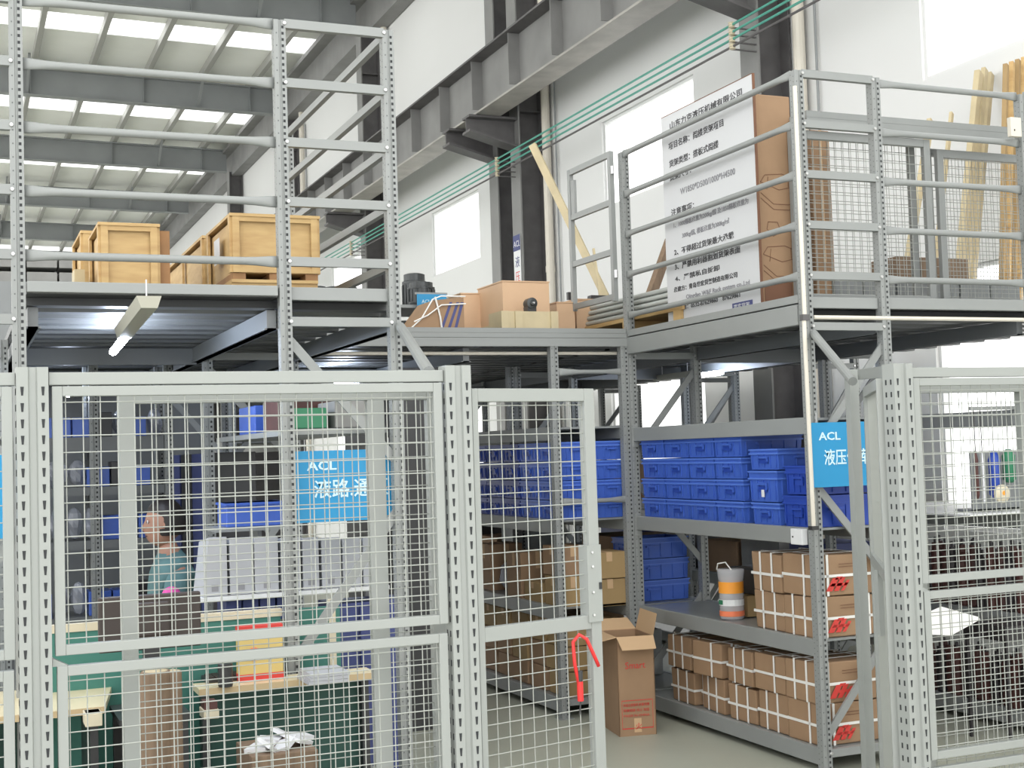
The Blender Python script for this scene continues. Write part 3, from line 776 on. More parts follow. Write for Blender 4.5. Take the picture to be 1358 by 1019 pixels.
plainbox('small dull tan box behind the plastic jug', 4.2, 4.36, 6.62, 6.78, .66, .78, 'card2', tape=False)
plainbox('black box of parts at the back of the middle shelf', 4.25, 4.45, 6.42, 6.9, .785, .93, 'black', tape=False, name='parts_box')

# big open carton on the floor
p0 = at(822, 978, Z=0); p1 = at(871, 974, Z=0)
oc = thing('open_carton', 'tall open brown carton with red print standing on the floor', 'carton', (3.6, 7.0, 0))
ang = math.atan2(p1.y-p0.y, p1.x-p0.x); w = (p1-p0).length
ex = Vector((math.cos(ang), math.sin(ang), 0)); p2 = at(800, 958, Z=0); ey = (p2-p0); dpt = min(ey.length, .36); ey = Vector((-ex.y, ex.x, 0)).normalized()
ey2 = (Vector((p2.x-p0.x, p2.y-p0.y, 0))).normalized(); ey = (ey+ey2*.0).normalized()
o0 = Vector((p0.x, p0.y, 0)); hgt = at(822, 846, Y=p0.y).z
dpt = .33
mb = MB(); th = .005
def wallp(a, b, n_, z0, z1, m='card'):
    a, b = Vector(a), Vector(b); n_ = Vector(n_)*th
    mb.hexa([(a.x, a.y, z0), (b.x, b.y, z0), ((b+n_).x, (b+n_).y, z0), ((a+n_).x, (a+n_).y, z0), (a.x, a.y, z1), (b.x, b.y, z1), ((b+n_).x, (b+n_).y, z1), ((a+n_).x, (a+n_).y, z1)], m)
c00, c10, c11, c01 = o0, o0+ex*w, o0+ex*w+ey*dpt, o0+ey*dpt
wallp(c00, c10, ey, 0, hgt); wallp(c10, c11, -ex, 0, hgt); wallp(c11, c01, -ey, 0, hgt); wallp(c01, c00, ex, 0, hgt)
mb.box(c00.x+.01, c10.x, c00.y+.01, c00.y+.05, .005, .01, 'card')
mb.build('box', oc)
def flap(a, b, out, l, drop_, m='cardin', nm='flap'):
    mb = MB(); a, b = Vector((a.x, a.y, hgt)), Vector((b.x, b.y, hgt)); o_ = Vector(out)*l+Vector((0, 0, drop_))
    s = (b-a).normalized()*.01; N = Vector((0, 0, .004))
    mb.hexa([a, b, b+o_+s*-1, a+o_+s, a+N, b+N, b+o_-s+N, a+o_+s+N], m); mb.build(nm, oc)
flap(c00, c10, -ey, .075, -.065); flap(c11, c01, ey, .13, .05); flap(c01, c00, -ex, .10, -.02); flap(c10, c11, ex, .03, .12)
mb = MB(); nn = -ey*.0015
def onf(u, z): v = c00+ex*w*u+nn; return (v.x, v.y, z)
for (u0, u1, z0, z1) in ((.08, .92, .04, .046), (.08, .92, .20, .204), (.08, .09, .04, .2), (.91, .92, .04, .2)): mb.quad(onf(u0, z0), onf(u1, z0), onf(u1, z1), onf(u0, z1), 'red')
mb.build('red_border', oc)
text('Smart', 'lettering', oc, onf(.2, hgt*.68), ex, (0, 0, 1), .055, 'red', width=w*.55)
for u, z, l in ((.12, .17, '存放注意事项 防潮 防晒'), (.12, .14, '轻拿轻放 向上 勿压'), (.12, .11, 'MADE IN CHINA')): text(l, 'lettering', oc, onf(u, z), ex, (0, 0, 1), .018, 'red', width=w*.7)
mb = MB(); mb.quad(onf(.4, .02), onf(.6, .02), onf(.6, .1), onf(.4, .1), 'cardin'); mb.build('tape', oc)
text('火', 'lettering', oc, onf(.43, .04), ex, (0, 0, 1), .04, 'red', offset=.002)

# ------------------------------------------------------------------ notice board on the right deck
nb = thing('notice_board', 'large white notice board with black Chinese text behind the railing', 'notice board', (4.06, 6.65, DECK))
bx = 4.06; pa, pb, pc_, pd = at(877, 157, X=bx), at(998, 98, X=bx), at(1008, 398, X=bx), at(886, 424, X=bx)
yl, yr = (pa.y+pd.y)/2, (pb.y+pc_.y)/2; zt = (pa.z+pb.z)/2
MB().box(bx, bx+.012, yr, yl, DECK+.002, zt, 'board').build('panel', nb)
mb = MB(); mb.box(bx-.001, bx+.014, yr-.006, yr, DECK+.002, zt+.004, 'cardline'); mb.box(bx-.001, bx+.014, yr, yl, zt, zt+.005, 'cardline'); mb.build('edge_trim', nb)
W = yl-yr; Hh = zt-DECK
lines = [(.10, .93, '山东力克液压机械有限公司', .048, .80, 'ink'), (.08, .835, '项目名称：阁楼货架项目', .047, .62, 'ink'), (.08, .75, '货架类型：搭板式阁楼', .047, .56, 'ink'),
         (.08, .685, '货架尺寸：', .047, .25, 'ink'), (.20, .60, 'W1850*D500/1000*H4500', .052, .60, 'inklt'), (.08, .515, '注意事项：', .047, .27, 'ink'),
         (.10, .455, '1、1000隔板承重为200kg/层 及1850隔板承重为', .036, .82, 'inklt'), (.20, .395, '300kg/层, 楼板承重为300kg/㎡', .036, .52, 'inklt'),
         (.10, .325, '2、不得超过货架最大承载', .043, .66, 'ink'), (.10, .255, '3、严禁用利器割划货架表面', .043, .72, 'ink'), (.10, .20, '4、严禁私自拆卸', .036, .50, 'ink'),
         (.08, .15, '承建方：青岛世宏货架制造有限公司', .034, .70, 'ink'), (.22, .105, 'Qingdao W&F Rack system co.,Ltd', .036, .68, 'inklt'), (.08, .06, '电　话：0532-87629860　87629861', .034, .72, 'ink')]
for u, v, s, sz, wd, m in lines:
    text(s, 'lettering', nb, (bx, yl-W*u, DECK+Hh*v), (0, -1, 0), (0, 0, 1), sz, m, width=W*wd, bold=.0006)
MB().box(bx-.003, bx-.0005, yl-W*.92, yl-W*.72, DECK+.012, DECK+.047, 'navy').build('blue_label', nb)
text('世宏货架', 'lettering', nb, (bx-.003, yl-W*.735, DECK+.02), (0, -1, 0), (0, 0, 1), .022, 'white', width=W*.16)

# big carton with line drawing behind it
yc = yr+.02; zc_ = at(1020, 126, Y=yc).z; x0_, x1_ = 4.08, at(1052, 250, Y=yc).x
bc = thing('large_carton', 'large brown carton printed with a line drawing, beside the notice board', 'carton', ((x0_+x1_)/2, yc+.2, DECK))
MB().box(x0_, x1_, yc, yc+.45, DECK, zc_, 'card').build('box', bc, bevel=.006)
q0, q1 = at(1074, 172, Y=6.45), at(1099, 172, Y=6.45)
tbx = thing('tall_carton', 'tall narrow brown carton right of the corner post behind the mesh', 'carton', (q0.x, 6.45, DECK))
MB().box(q0.x, q1.x, 6.45, 6.7, DECK, q0.z, 'card').build('box', tbx, bevel=.005)
MB().box((q0.x+q1.x)/2-.01, (q0.x+q1.x)/2+.01, 6.4485, 6.4495, DECK+.3, q0.z, 'cardin').build('tape', tbx)
mb = MB()
def dl_(pts, w_=.004):
    for a, b in zip(pts[:-1], pts[1:]): mb.bar((a[0], yc-.001, a[1]), (b[0], yc-.001, b[1]), .001, w_, 'cardline', up=(0, 0, 1))
for zz, sc in ((2.95, 1), (2.55, .9)):
    cx = (x0_+4.35)/2
    dl_([(x0_+.02, zz+.14), (x0_+.05, zz+.18), (x0_+.16, zz+.19), (x0_+.25, zz+.16), (x0_+.27, zz+.13)]); dl_([(x0_+.02, zz+.14), (x0_+.14, zz+.10), (x0_+.27, zz+.13)])
    dl_([(x0_+.02, zz+.08), (x0_+.1, zz+.02), (x0_+.2, zz+.02), (x0_+.3, zz+.06)]); dl_([(x0_+.02, zz+.05), (x0_+.1, zz-.01), (x0_+.2, zz-.01), (x0_+.3, zz+.03)])
    dl_([(x0_+.06, zz+.10), (x0_+.07, zz+.17)]); dl_([(x0_+.2, zz+.12), (x0_+.2, zz+.18)])
    dl_([(x0_+.05, zz-.12), (x0_+.09, zz-.16), (x0_+.14, zz-.13), (x0_+.12, zz-.08), (x0_+.06, zz-.08), (x0_+.05, zz-.12)])
mb.build('line_drawing', bc)
mb = MB(); mb.box(x0_+.02, x0_+.2, yc-.002, yc-.0005, DECK+.02, DECK+.14, 'cardline'); mb.build('dark_print_block', bc)

# white conduits
t = thing('cable_conduit', 'cream conduit running down the near right corner post', 'conduit', (3.955, 5.6, 1.22))
zz = [at(1045, 118, Y=5.60), at(1054, 420, Y=5.6), at(1064, 692, Y=5.6)]
MB().path([(3.955, 5.60, 3.46), (3.955, 5.60, 2.29)], .011, 'pipe', 10).build('upper_length', t)
MB().path([(3.95, 5.60, 2.27), (3.955, 5.60, 1.235)], .011, 'pipe', 10).build('lower_length', t)
mb = MB(); mb.box(3.935, 3.975, 5.585, 5.615, 2.265, 2.295, 'dark'); mb.box(3.935, 3.975, 5.585, 5.62, 1.215, 1.235, 'black'); mb.build('coupling', t)
sb = thing('switch_box', 'white switch box under the cream conduit on the shelf beam', 'switch', (3.965, 5.78, 1.15))
MB().box(3.945, 3.98, 5.69, 5.79, 1.135, 1.215, 'white').build('case', sb, bevel=.003)
mb = MB(); mb.box(3.9435, 3.945, 5.765, 5.775, 1.17, 1.178, 'hole'); mb.build('screw', sb)
sb = thing('switch_box', 'small cream socket box on the far right post', 'switch', (5.42, 5.61, 3.32))
q0, q1 = at(1336, 160, Y=5.61), at(1350, 183, Y=5.61)
MB().box(q0.x, q1.x+.005, 5.585, 5.615, q1.z, q0.z+.015, 'pipe').build('case', sb, bevel=.003)
mb = MB(); mb.box(q0.x+.02, q0.x+.026, 5.583, 5.586, q1.z+.03, q1.z+.04, 'hole'); mb.build('screw', sb)
tag(MB().tube((4.03, 5.63, 2.285), (7.0, 5.63, 2.285), .011, 'pipe', 10).build('cable_conduit', base=(4.03, 5.63, 2.285)), 'cream conduit running level under the right deck edge', 'conduit')
tag(MB().tube((1.9, 7.62, 2.262), (3.95, 7.62, 2.262), .011, 'pipe', 10).build('cable_conduit', base=(1.9, 7.62, 2.262)), 'cream conduit running level under the centre deck', 'conduit')

# ------------------------------------------------------------------ signs
def sign(label, x0, x1, y, z0, z1, line, hasacl=True):
    t = thing('blue_sign', label, 'sign', ((x0+x1)/2, y, z0), 'blue section signs')
    MB().box(x0, x1, y, y+.006, z0, z1, 'sign').build('panel', t)
    h = z1-z0
    text('ACL', 'lettering', t, (x0+.05, y, z1-h*.27), (1, 0, 0), (0, 0, 1), .055, 'signtxt', width=.13, bold=.0012)
    text(line, 'lettering', t, (x0+.075, y, z0+h*.36), (1, 0, 0), (0, 0, 1), .085, 'signtxt', width=min(.34, .083*len(line)), bold=.001)
    mb = MB()
    for xx in (x0+.04, x1-.04): mb.tube((xx, y+.003, z1-.01), (xx, y+.003, z1+.05), .0025, 'bolt', 6)
    mb.build('hanging_wire', t)
    return t
a, b = at(1074, 561, Y=5.6), at(1176, 644, Y=5.6)
sign('blue sign reading ACL at the right corner rack', a.x, a.x+.46, 5.60, a.z-.325, a.z, '液压件库房')
a = at(392, 599, Y=5.70)
sign('blue sign seen through the left mesh fence', a.x, a.x+.46, 5.70, a.z-.31, a.z, '液路.通泵')
a = at(10, 602, Y=5.60)
sign('blue sign cut by the left edge behind the fence', a.x-.46, a.x, 5.60, a.z-.33, a.z, '油缸机加制')

# ------------------------------------------------------------------ crates on the left deck
def crate(label, x0, x1, y0, y1, z0, z1, m='wood', battens=True, group='wooden crates on the left deck', cap=True):
    t = thing('wooden_crate', label, 'crate', ((x0+x1)/2, (y0+y1)/2, z0), group)
    def bt(*a): MB().box(*a).build('batten', t)
    MB().box(x0+.01, x1-.01, y0+.01, y1-.01, z0+.03, z1-.012, m).build('panels', t)
    w = .032; e = .012
    for xx in (x0, x1-w):
        for yy in (y0-e, y1): bt(xx, xx+w, yy, yy+e, z0+.031, z1, m)
    for xx in (x0-e, x1):
        k_ = max(2, int((y1-y0)/.45)+1)
        for i in range(k_):
            yy = y0+(y1-y0-w*1.2)*i/(k_-1); bt(xx, xx+e, yy, yy+w*1.2, z0+.031, z1, m)
    bt(x0+w, x1-w, y0-e*.8, y0, z0+.031, z0+.055, m); bt(x0+w, x1-w, y0-e*.8, y0, z1-.022, z1, m)
    mb = MB(); mb.box(x0-e, x1+e, y0-e-.004, y1+e, z1, z1+.014, m if not cap else 'wood'); mb.build('lid', t)
    for xx in (x0, (x0+x1)/2-.03, x1-.06): MB().box(xx, xx+.06, y0, y1, z0, z0+.03, 'woodd').build('skid', t)
    return t
def pxbox(x0, x1, yt, Y): a, b = at(x0, yt, Y=Y), at(x1, yt, Y=Y); return a.x, b.x, (a.z+b.z)/2
xa, xb, zt = pxbox(133, 208, 297, 6.3)
crate('square wooden crate at the left on the walkway deck', xa, xb, 6.3, 6.75, DECK, zt-.012)
MB
a = at(209, 300, Y=6.32); b = at(225, 300, Y=6.32)
t = thing('wooden_board', 'dark brown board standing right of the square crate', 'board', (a.x, 6.35, DECK))
MB().box(a.x+.004, b.x, 6.33, 6.36, DECK, a.z-.02, 'woodd').build('plank', t)
a = at(118, 305, Y=6.9); b = at(132, 305, Y=6.9)
crate('narrow wooden crate half hidden left of the square crate', a.x-.03, b.x+.03, 6.9, 7.4, DECK, a.z-.02)
a = at(101, 358, Y=6.6); b = at(112, 358, Y=6.6)
t = thing('wooden_block', 'small pale timber block at the left end of the crates', 'block', (a.x, 6.6, DECK))
MB().box(a.x-.01, b.x, 6.58, 6.72, DECK, a.z, 'pale').build('timber', t)
xa, xb, zt = pxbox(320, 397, 285, 6.15)
xa2 = at(306, 285, Y=6.3).x
bigc = crate('large wooden crate on a skid behind the left rack post', xa-.045, 1.60, 6.15, 6.75, DECK+.09, zt-.014)
t = thing('pallet', 'wooden pallet under the large crate', 'pallet', (1.4, 6.4, DECK))
mb = MB()
for yy in (6.16, 6.42, 6.68): mb.box(xa-.05, 1.6, yy, yy+.07, DECK+.055, DECK+.075, 'wood')
mb.build('deck_board', t)
mb = MB()
for xx in (xa-.05, 1.36, 1.54): mb.box(xx, xx+.06, 6.16, 6.75, DECK, DECK+.055, 'woodd')
mb.build('bearer', t)
mb = MB(); mb.hexa([(xa-.05, 6.15, DECK+.075), (1.6, 6.15, DECK+.075), (1.6, 6.75, DECK+.075), (xa-.05, 6.75, DECK+.075), (xa-.05, 6.15, DECK+.09), (1.6, 6.15, DECK+.09), (1.6, 6.75, DECK+.09), (xa-.05, 6.75, DECK+.09)], 'wood'); mb.build('top_board', t)
a = at(252, 330, Y=8.0)
crate('long wooden crate reaching back behind the large crate', 1.19, 1.58, 6.85, 8.15, DECK, 2.79)
MB().box(xa-.062, xa-.0605, 6.38, 6.52, 2.60, 2.72, 'paper').build('paper_label', bigc)
# grey cartons far left on a lower deck
a, b = at(0, 340, Y=11), at(103, 372, Y=11)
for i in range(5):
    for j in range(2):
        if j == 1 and i == 4: continue
        x0 = .06+i*.24
        plainbox('dull grey carton in the far %s row at the left, %s' % (['lower', 'upper'][j], ['first from the left', 'second from the left', 'third from the left', 'fourth from the left', 'fifth from the left'][i]), x0, x0+.225, 11, 11.35, 3.085+j*.125, 3.175+j*.125, 'grill', group='grey cartons at the back of the left deck', tape=False)
tag(MB().box(-.3, 1.3, 11.4, 11.5, DECK, 3.40, 'raft').build('dark_backdrop', base=(.5, 11.45, DECK)), 'dark grey locker added over the bright wall behind the grey cartons at the back left', 'backdrop')  # dark block added to cover the too bright back wall
tag(MB().box(.0, 1.3, 10.9, 11.39, DECK, 3.083, 'raft').build('low_cabinet', base=(.6, 11, DECK)), 'grey cabinet under the grey cartons at the back left', 'cabinet')
# thin support post behind crates
p = at(230, 350, Y=9.4); tag(MB().box(p.x-.03, p.x+.03, 9.38, 9.42, DECK, 3.0, 'steel').build('upright_post', base=(p.x, 9.4, DECK)), 'short grey upright between the two groups of crates', 'post')

# fluorescent lamps under the left deck
def lamp(label, pa, pb, r=.014, emit=True):
    t = thing('fluorescent_lamp', label, 'lamp', tuple(pa), 'tube lamps under the deck')
    d = (pb-pa).normalized(); L_ = (pb-pa).length; sdv = d.cross(Vector((0, 0, 1))).normalized(); up = Vector((0, 0, 1))
    mb = MB(); vs = []
    for p in (pa, pa+d*L_*.62):
        vs += [p-sdv*.042+up*.03, p+sdv*.042+up*.03, p+sdv*.028-up*.012, p-sdv*.028-up*.012]
    mb.add(vs, [(0, 1, 2, 3), (7, 6, 5, 4), (0, 4, 5, 1), (1, 5, 6, 2), (2, 6, 7, 3), (3, 7, 4, 0)], 'lampbody'); mb.build('housing', t)
    mb = MB(); mb.tube(pa+d*L_*.60-up*.01, pb-up*.01, r*1.3, 'lamp', 10); mb.build('tube', t, smooth=True)
    mb = MB(); mb.tube(pa+d*.1+up*.02, pa+d*.1+up*.10, .003, 'bolt', 6); mb.tube(pa+d*L_*.5+up*.02, pa+d*L_*.5+up*.10, .003, 'bolt', 6); mb.build('hanger', t)
    return t
pa = at(198, 404, Z=2.20); pb = at(150, 464, Z=2.20)
lamp('lit fluorescent lamp with tan housing hanging under the left deck', pa, pb)
pa2 = at(90, 522, Y=9.0); lamp('small distant fluorescent lamp seen through the top of the mesh', pa2+Vector((.03, .3, 0)), pa2+Vector((-.03, -.3, 0)))

lamp('fluorescent lamp hanging under the right deck behind the mesh fence', Vector((5.25, 9.5, 2.2)), Vector((5.25, 8.5, 2.2)))
lamp('added fluorescent fill lamp under the centre deck over the aisle', Vector((2.5, 9.9, 2.17)), Vector((2.5, 8.8, 2.17)))  # extra lamp added as fill light under the deck
# ------------------------------------------------------------------ centre deck goods
def motor(label, c, r, h, axis='x'):
    t = thing('electric_motor', label, 'motor', (c[0], c[1], c[2]), 'black motors on the centre deck')
    n = 24; mb = MB(); prof = [(r*.45, 0), (r*.92, .01), (r, .03), (r, h*.72), (r*1.06, h*.72), (r*1.06, h*.78), (r*.9, h*.8), (r*.9, h*.97), (r*.6, h)]
    mb.lathe(c, prof, 'blackg', n)
    cs_ = mb.build('casing', t, smooth=False)
    mb = MB()
    for k_ in range(14):
        a = 2*PI*k_/14
        px, py = c[0]+math.cos(a)*(r+.004), c[1]+math.sin(a)*(r+.004); mb.box(px-.003, px+.003, py-.003, py+.003, c[2]+.04, c[2]+h*.7, 'blackg')
    mb.build('cooling_fin', cs_)
    mb = MB(); mb.box(c[0]-.03, c[0]+.03, c[1]-r-.03, c[1]-r+.01, c[2]+h*.3, c[2]+h*.55, 'black'); mb.build('terminal_box', cs_)
    return t
def mpx(x0, x1, yb, yt, Y):
    a, b = at(x0, yb, Y=Y), at(x1, yb, Y=Y); c = at((x0+x1)/2, yt, Y=Y)
    return ((a.x+b.x)/2, Y, (a.z+b.z)/2), (b.x-a.x)/2, c.z-(a.z+b.z)/2
tb = thing('motor_stand', 'grey low stand carrying the black motors', 'stand', (2.6, 8.2, DECK))
q0, q1 = at(415, 385, Y=8.3), at(583, 385, Y=8.3)
mb = MB(); mb.box(q0.x, q1.x, 8.15, 8.7, 2.60, 2.62, 'steel'); mb.build('shelf', tb)
mb = MB()
for xx in (q0.x+.01, q1.x-.02):
    for yy in (8.16, 8.66): mb.box(xx, xx+.03, yy, yy+.03, DECK, 2.67, 'steel')
mb.build('leg', tb)
for args in ((532, 568, 392, 378, 8.35, 'black motor lying lowest under the upper pair right of the post'),):
    pass
c, r, h = mpx(545, 575, 388, 375, 8.3)
motor('black electric motor at the front of the stand right of the post', (c[0], 8.32, 2.62), .085, .17)
motor('black electric motor at the rear, set higher right of the post', (at(550, 370, Y=8.55).x, 8.56, 2.62), .08, .26)
for x_, l in ((420, 'first'), (443, 'second'), (462, 'third')):
    motor('black electric motor seen through the side railing, %s from the left' % l, (at(x_, 370, Y=8.4).x, 8.4, 2.62), .062, .14)
for x_, l in ((535, 'below the stand, left one'), (556, 'below the stand, right one')):
    motor('small black motor %s' % l, (at(x_, 400, Y=8.3).x, 8.3, DECK), .055, .13)
a = at(553, 390, Y=8.1)
t = thing('blue_sign', 'small blue sign on the stand above the strapped parcel', 'sign', (a.x, 8.1, DECK))
MB().box(a.x, a.x+.2, 8.1, 8.106, DECK+.05, a.z, 'sign').build('panel', t)
text('ACL', 'lettering', t, (a.x+.03, 8.1, a.z-.06), (1, 0, 0), (0, 0, 1), .035, 'signtxt', width=.06)
text('工具', 'lettering', t, (a.x+.06, 8.1, a.z-.12), (1, 0, 0), (0, 0, 1), .04, 'signtxt')
mb = MB(); mb.box(a.x-.01, a.x+.21, 8.107, 8.115, a.z-.002, a.z+.012, 'steel'); mb.build('top_rail', t)
# strapped parcel (sloping wooden top)
a, b = at(541, 432, Y=7.75), at(612, 432, Y=7.75); zl, zr_ = at(560, 400, Y=7.75).z, at(612, 396, Y=7.75).z
sp = thing('strapped_parcel', 'brown parcel with white straps and dark diagonal stripes', 'parcel', (a.x, 7.75, DECK))
mb = MB(); z0 = DECK+.002
xL, xR = a.x, b.x
mb.hexa([(xL, 7.7, z0), (xR, 7.7, z0), (xR, 8.0, z0), (xL, 8.0, z0), (xL+.15, 7.7, zr_-.02), (xR, 7.7, zr_), (xR, 8.0, zr_), (xL+.15, 8.0, zr_-.02)], 'card'); mb.build('box', sp)
mb = MB()
for k_ in range(3): x_ = xR-.16+.045*k_; mb.add([(x_, 7.698, z0+.01), (x_+.018, 7.698, z0+.01), (x_+.085 if x_+.085 < xR else xR, 7.698, zr_-.03), (x_+.067 if x_+.067 < xR-.01 else xR-.02, 7.698, zr_-.03)], [(0, 1, 2, 3)], 'navy')
mb.build('dark_stripe', sp)
mb = MB(); mb.path([(xL-.01, 7.695, z0+.01), (xL+.07, 7.695, z0+.08), (xL+.145, 7.695, zr_-.015), (xL+.2, 7.695, zr_+.006), (xR+.01, 7.695, zr_+.006)], .0045, 'strap', 6)
mb.path([(xL+.02, 7.69, z0+.06), (xL+.11, 7.69, z0+.10), (xL+.2, 7.69, zr_-.05), (xR+.01, 7.69, zr_-.04)], .0045, 'strap', 6)
mb.path([(xL+.16, 7.69, zr_), (xL+.19, 7.69, z0+.09), (xL+.2, 7.69, z0)], .006, 'strap', 6); mb.build('strap', sp)
# plywood crates
def plycrate(label, x0, x1, y0, y1, z0, z1, m='ply', extra=None):
    t = thing('plywood_crate', label, 'crate', ((x0+x1)/2, y0, z0), 'plywood crates on the centre deck')
    MB().box(x0, x1, y0, y1, z0, z1, m).build('panels', t, bevel=.002)
    mb = MB(); mb.box(x0-.004, x1+.004, y0-.004, y1+.004, z1, z1+.008, m); mb.build('lid', t)
    return t
a, b = at(666, 373, Y=7.95), at(728, 378, Y=7.95); zb = DECK+.09; q_ = ray(634, 400); yb2 = a.x*q_.y/q_.x
plycrate('large pale plywood crate on skids in the centre', a.x, b.x, 7.95, yb2, zb, at(680, 374, Y=7.95).z)
mb = MB()
t = thing('pallet', 'wooden skid under the large plywood crate', 'pallet', (a.x, 8, DECK))
for yy in (7.95, 8.2, yb2-.07):
    mb.box(a.x-.02, b.x, yy, yy+.07, DECK, DECK+.07, 'pale')
mb.build('bearer', t); mb = MB(); mb.box(a.x-.02, b.x+.01, 7.94, yb2+.01, DECK+.07, DECK+.088, 'pale'); mb.build('deck_board', t)
a2_, b2_ = at(662, 412, Y=7.72), at(737, 412, Y=7.72)
pt_ = thing('wooden_tray', 'low pale wooden tray crate in front of the plywood crate', 'crate', (a2_.x, 7.72, DECK))
mb = MB(); zt_ = a2_.z-.005
mb.box(a2_.x, b2_.x, 7.70, 7.72, DECK+.035, zt_, 'pale'); mb.box(a2_.x, b2_.x, 7.88, 7.9, DECK+.035, zt_, 'pale'); mb.box(a2_.x, a2_.x+.02, 7.72, 7.88, DECK+.035, zt_, 'pale'); mb.box(b2_.x-.02, b2_.x, 7.72, 7.88, DECK+.035, zt_, 'pale'); mb.build('side_boards', pt_)
mb = MB()
for xx in (a2_.x, (a2_.x+b2_.x)/2-.1, b2_.x-.05): mb.box(xx, xx+.05, 7.685, 7.7, DECK, zt_, 'pale')
mb.box(a2_.x, b2_.x, 7.7, 7.9, DECK+.02, DECK+.035, 'pale'); mb.build('batten', pt_)
c = at(703, 403, Y=7.80)
md = thing('motor_part', 'small round black motor sitting in the pale wooden tray', 'motor', (c.x, 7.8, c.z-.04))
MB().lathe((c.x, 7.76, c.z), [(.015, -.01), (.02, 0), (.036, .004), (.036, .07), (.03, .085)], 'blackg', 20, 'y').build('casing', md)
MB().lathe((c.x, 7.755, c.z), [(.006, -.02), (.008, 0), (.008, .004)], 'bolt', 10, 'y').build('shaft', md)
MB().box(c.x-.03, c.x+.03, 7.77, 7.84, DECK+.035, c.z-.02, 'black').build('foot', md)
a, b = at(611, 390, Y=8.35), at(634, 390, Y=8.35)
plycrate('narrow orange plywood crate left of the large plywood crate', a.x, b.x+.03, 8.35, 8.7, DECK, a.z)
a, b = at(738, 405, Y=8.2), at(762, 400, Y=8.2)
plyc = plycrate('reddish plywood crate behind the open deck gate, left one', a.x, b.x, 8.2, 8.5, DECK, at(750, 402, Y=8.2).z)
a, b = at(763, 400, Y=8.3), at(803, 395, Y=8.3)
plycrate('reddish plywood crate behind the open deck gate, right one', a.x+.005, b.x, 8.3, 8.6, DECK, at(780, 398, Y=8.3).z)
_cap = (MB().box(at(752, 393, Y=8.32).x, at(758, 393, Y=8.32).x, 8.3, 8.33, at(755, 398, Y=8.32).z-.0, at(755, 388, Y=8.32).z, 'black').build('corner_cap', plyc))
# grey rails piled behind gate with dark sheet
rp = thing('rail_bundle', 'bundle of grey steel rails lying behind the deck post', 'rails', (4.1, 7.8, DECK))
k = 0
for i in range(4):
    for j in range(3):
        mb = MB(); xx, zz_ = 4.09+.05*j+.012*i, DECK+.12+i*.038
        mb.tube((xx, 6.95, zz_), (xx-.03, 8.35, zz_), .015, 'railw', 10); mb.build('rail', rp)
t = thing('pallet', 'wooden pallet beneath the bundle of grey rails', 'pallet', (4.15, 7.6, DECK))
mb = MB()
for yy in (6.98, 7.65, 8.2): mb.box(4.04, 4.44, yy, yy+.09, DECK, DECK+.075, 'wood')
mb.build('bearer', t); MB().box(4.04, 4.44, 6.96, 8.3, DECK+.075, DECK+.10, 'wood').build('deck_board', t)
q = at(800, 425, Y=8.15); t = thing('black_sheet', 'black rubber sheet standing folded beside the grey rails', 'sheet', (q.x, 8.15, DECK))
mb = MB(); mb.hexa([(q.x-.03, 8.4, DECK), (q.x+.14, 8.4, DECK), (q.x+.14, 8.48, DECK), (q.x-.03, 8.48, DECK), (q.x+.04, 8.4, at(812, 392, Y=8.4).z), (q.x+.18, 8.4, at(812, 392, Y=8.4).z), (q.x+.18, 8.46, at(812, 392, Y=8.4).z), (q.x+.04, 8.46, at(812, 392, Y=8.4).z)], 'black'); mb.build('sheet', t)
# deck gate (slanting away)
gA = Vector((3.93, Y2+.03, 0)); gz0, gz1 = at(818, 400, Y=7.62).z, at(818, 202, Y=7.62).z
r1 = ray(758, 330); 
# far end: gate of 0.62 m width
best = None
for dg in range(0, 900):
    th = math.radians(90+dg/10*1.0)
    q = gA+Vector((math.cos(th), math.sin(th), 0))*.62
    e_ = abs(q.x/q.y-r1.x/r1.y)
    if best is None or e_ < best[0]: best = (e_, q)
gB = best[1]
dgt = thing('deck_gate', 'grey three-panel safety gate standing open on the centre deck', 'gate', tuple(gA)[:2]+(DECK,))
dd = (gB-gA).normalized(); mb = MB()
U3 = lambda s, z: gA+dd*s+Vector((0, 0, z))
for s in (.015, .605): MB().bar(U3(s, gz0), U3(s, gz1), .03, .035, 'steel', up=tuple(dd)).build('stile', dgt)
for z in (gz1-.018, gz0+(gz1-gz0)*.66, gz0+(gz1-gz0)*.33, gz0+.03): mb = MB(); mb.bar(U3(.03, z), U3(.59, z), .025, .038, 'steel'); mb.build('rail', dgt)
mb = MB(); mb.bar(U3(.56, gz1-.35), U3(.56, gz1-.08), .02, .05, 'steel', up=tuple(dd)); mb.build('latch_plate', dgt)
mb = MB()
for z in (gz0+.15, gz1-.15): mb.tube(U3(-.01, z), U3(-.01, z+.05), .012, 'bolt', 8)
mb.build('hinge', dgt)
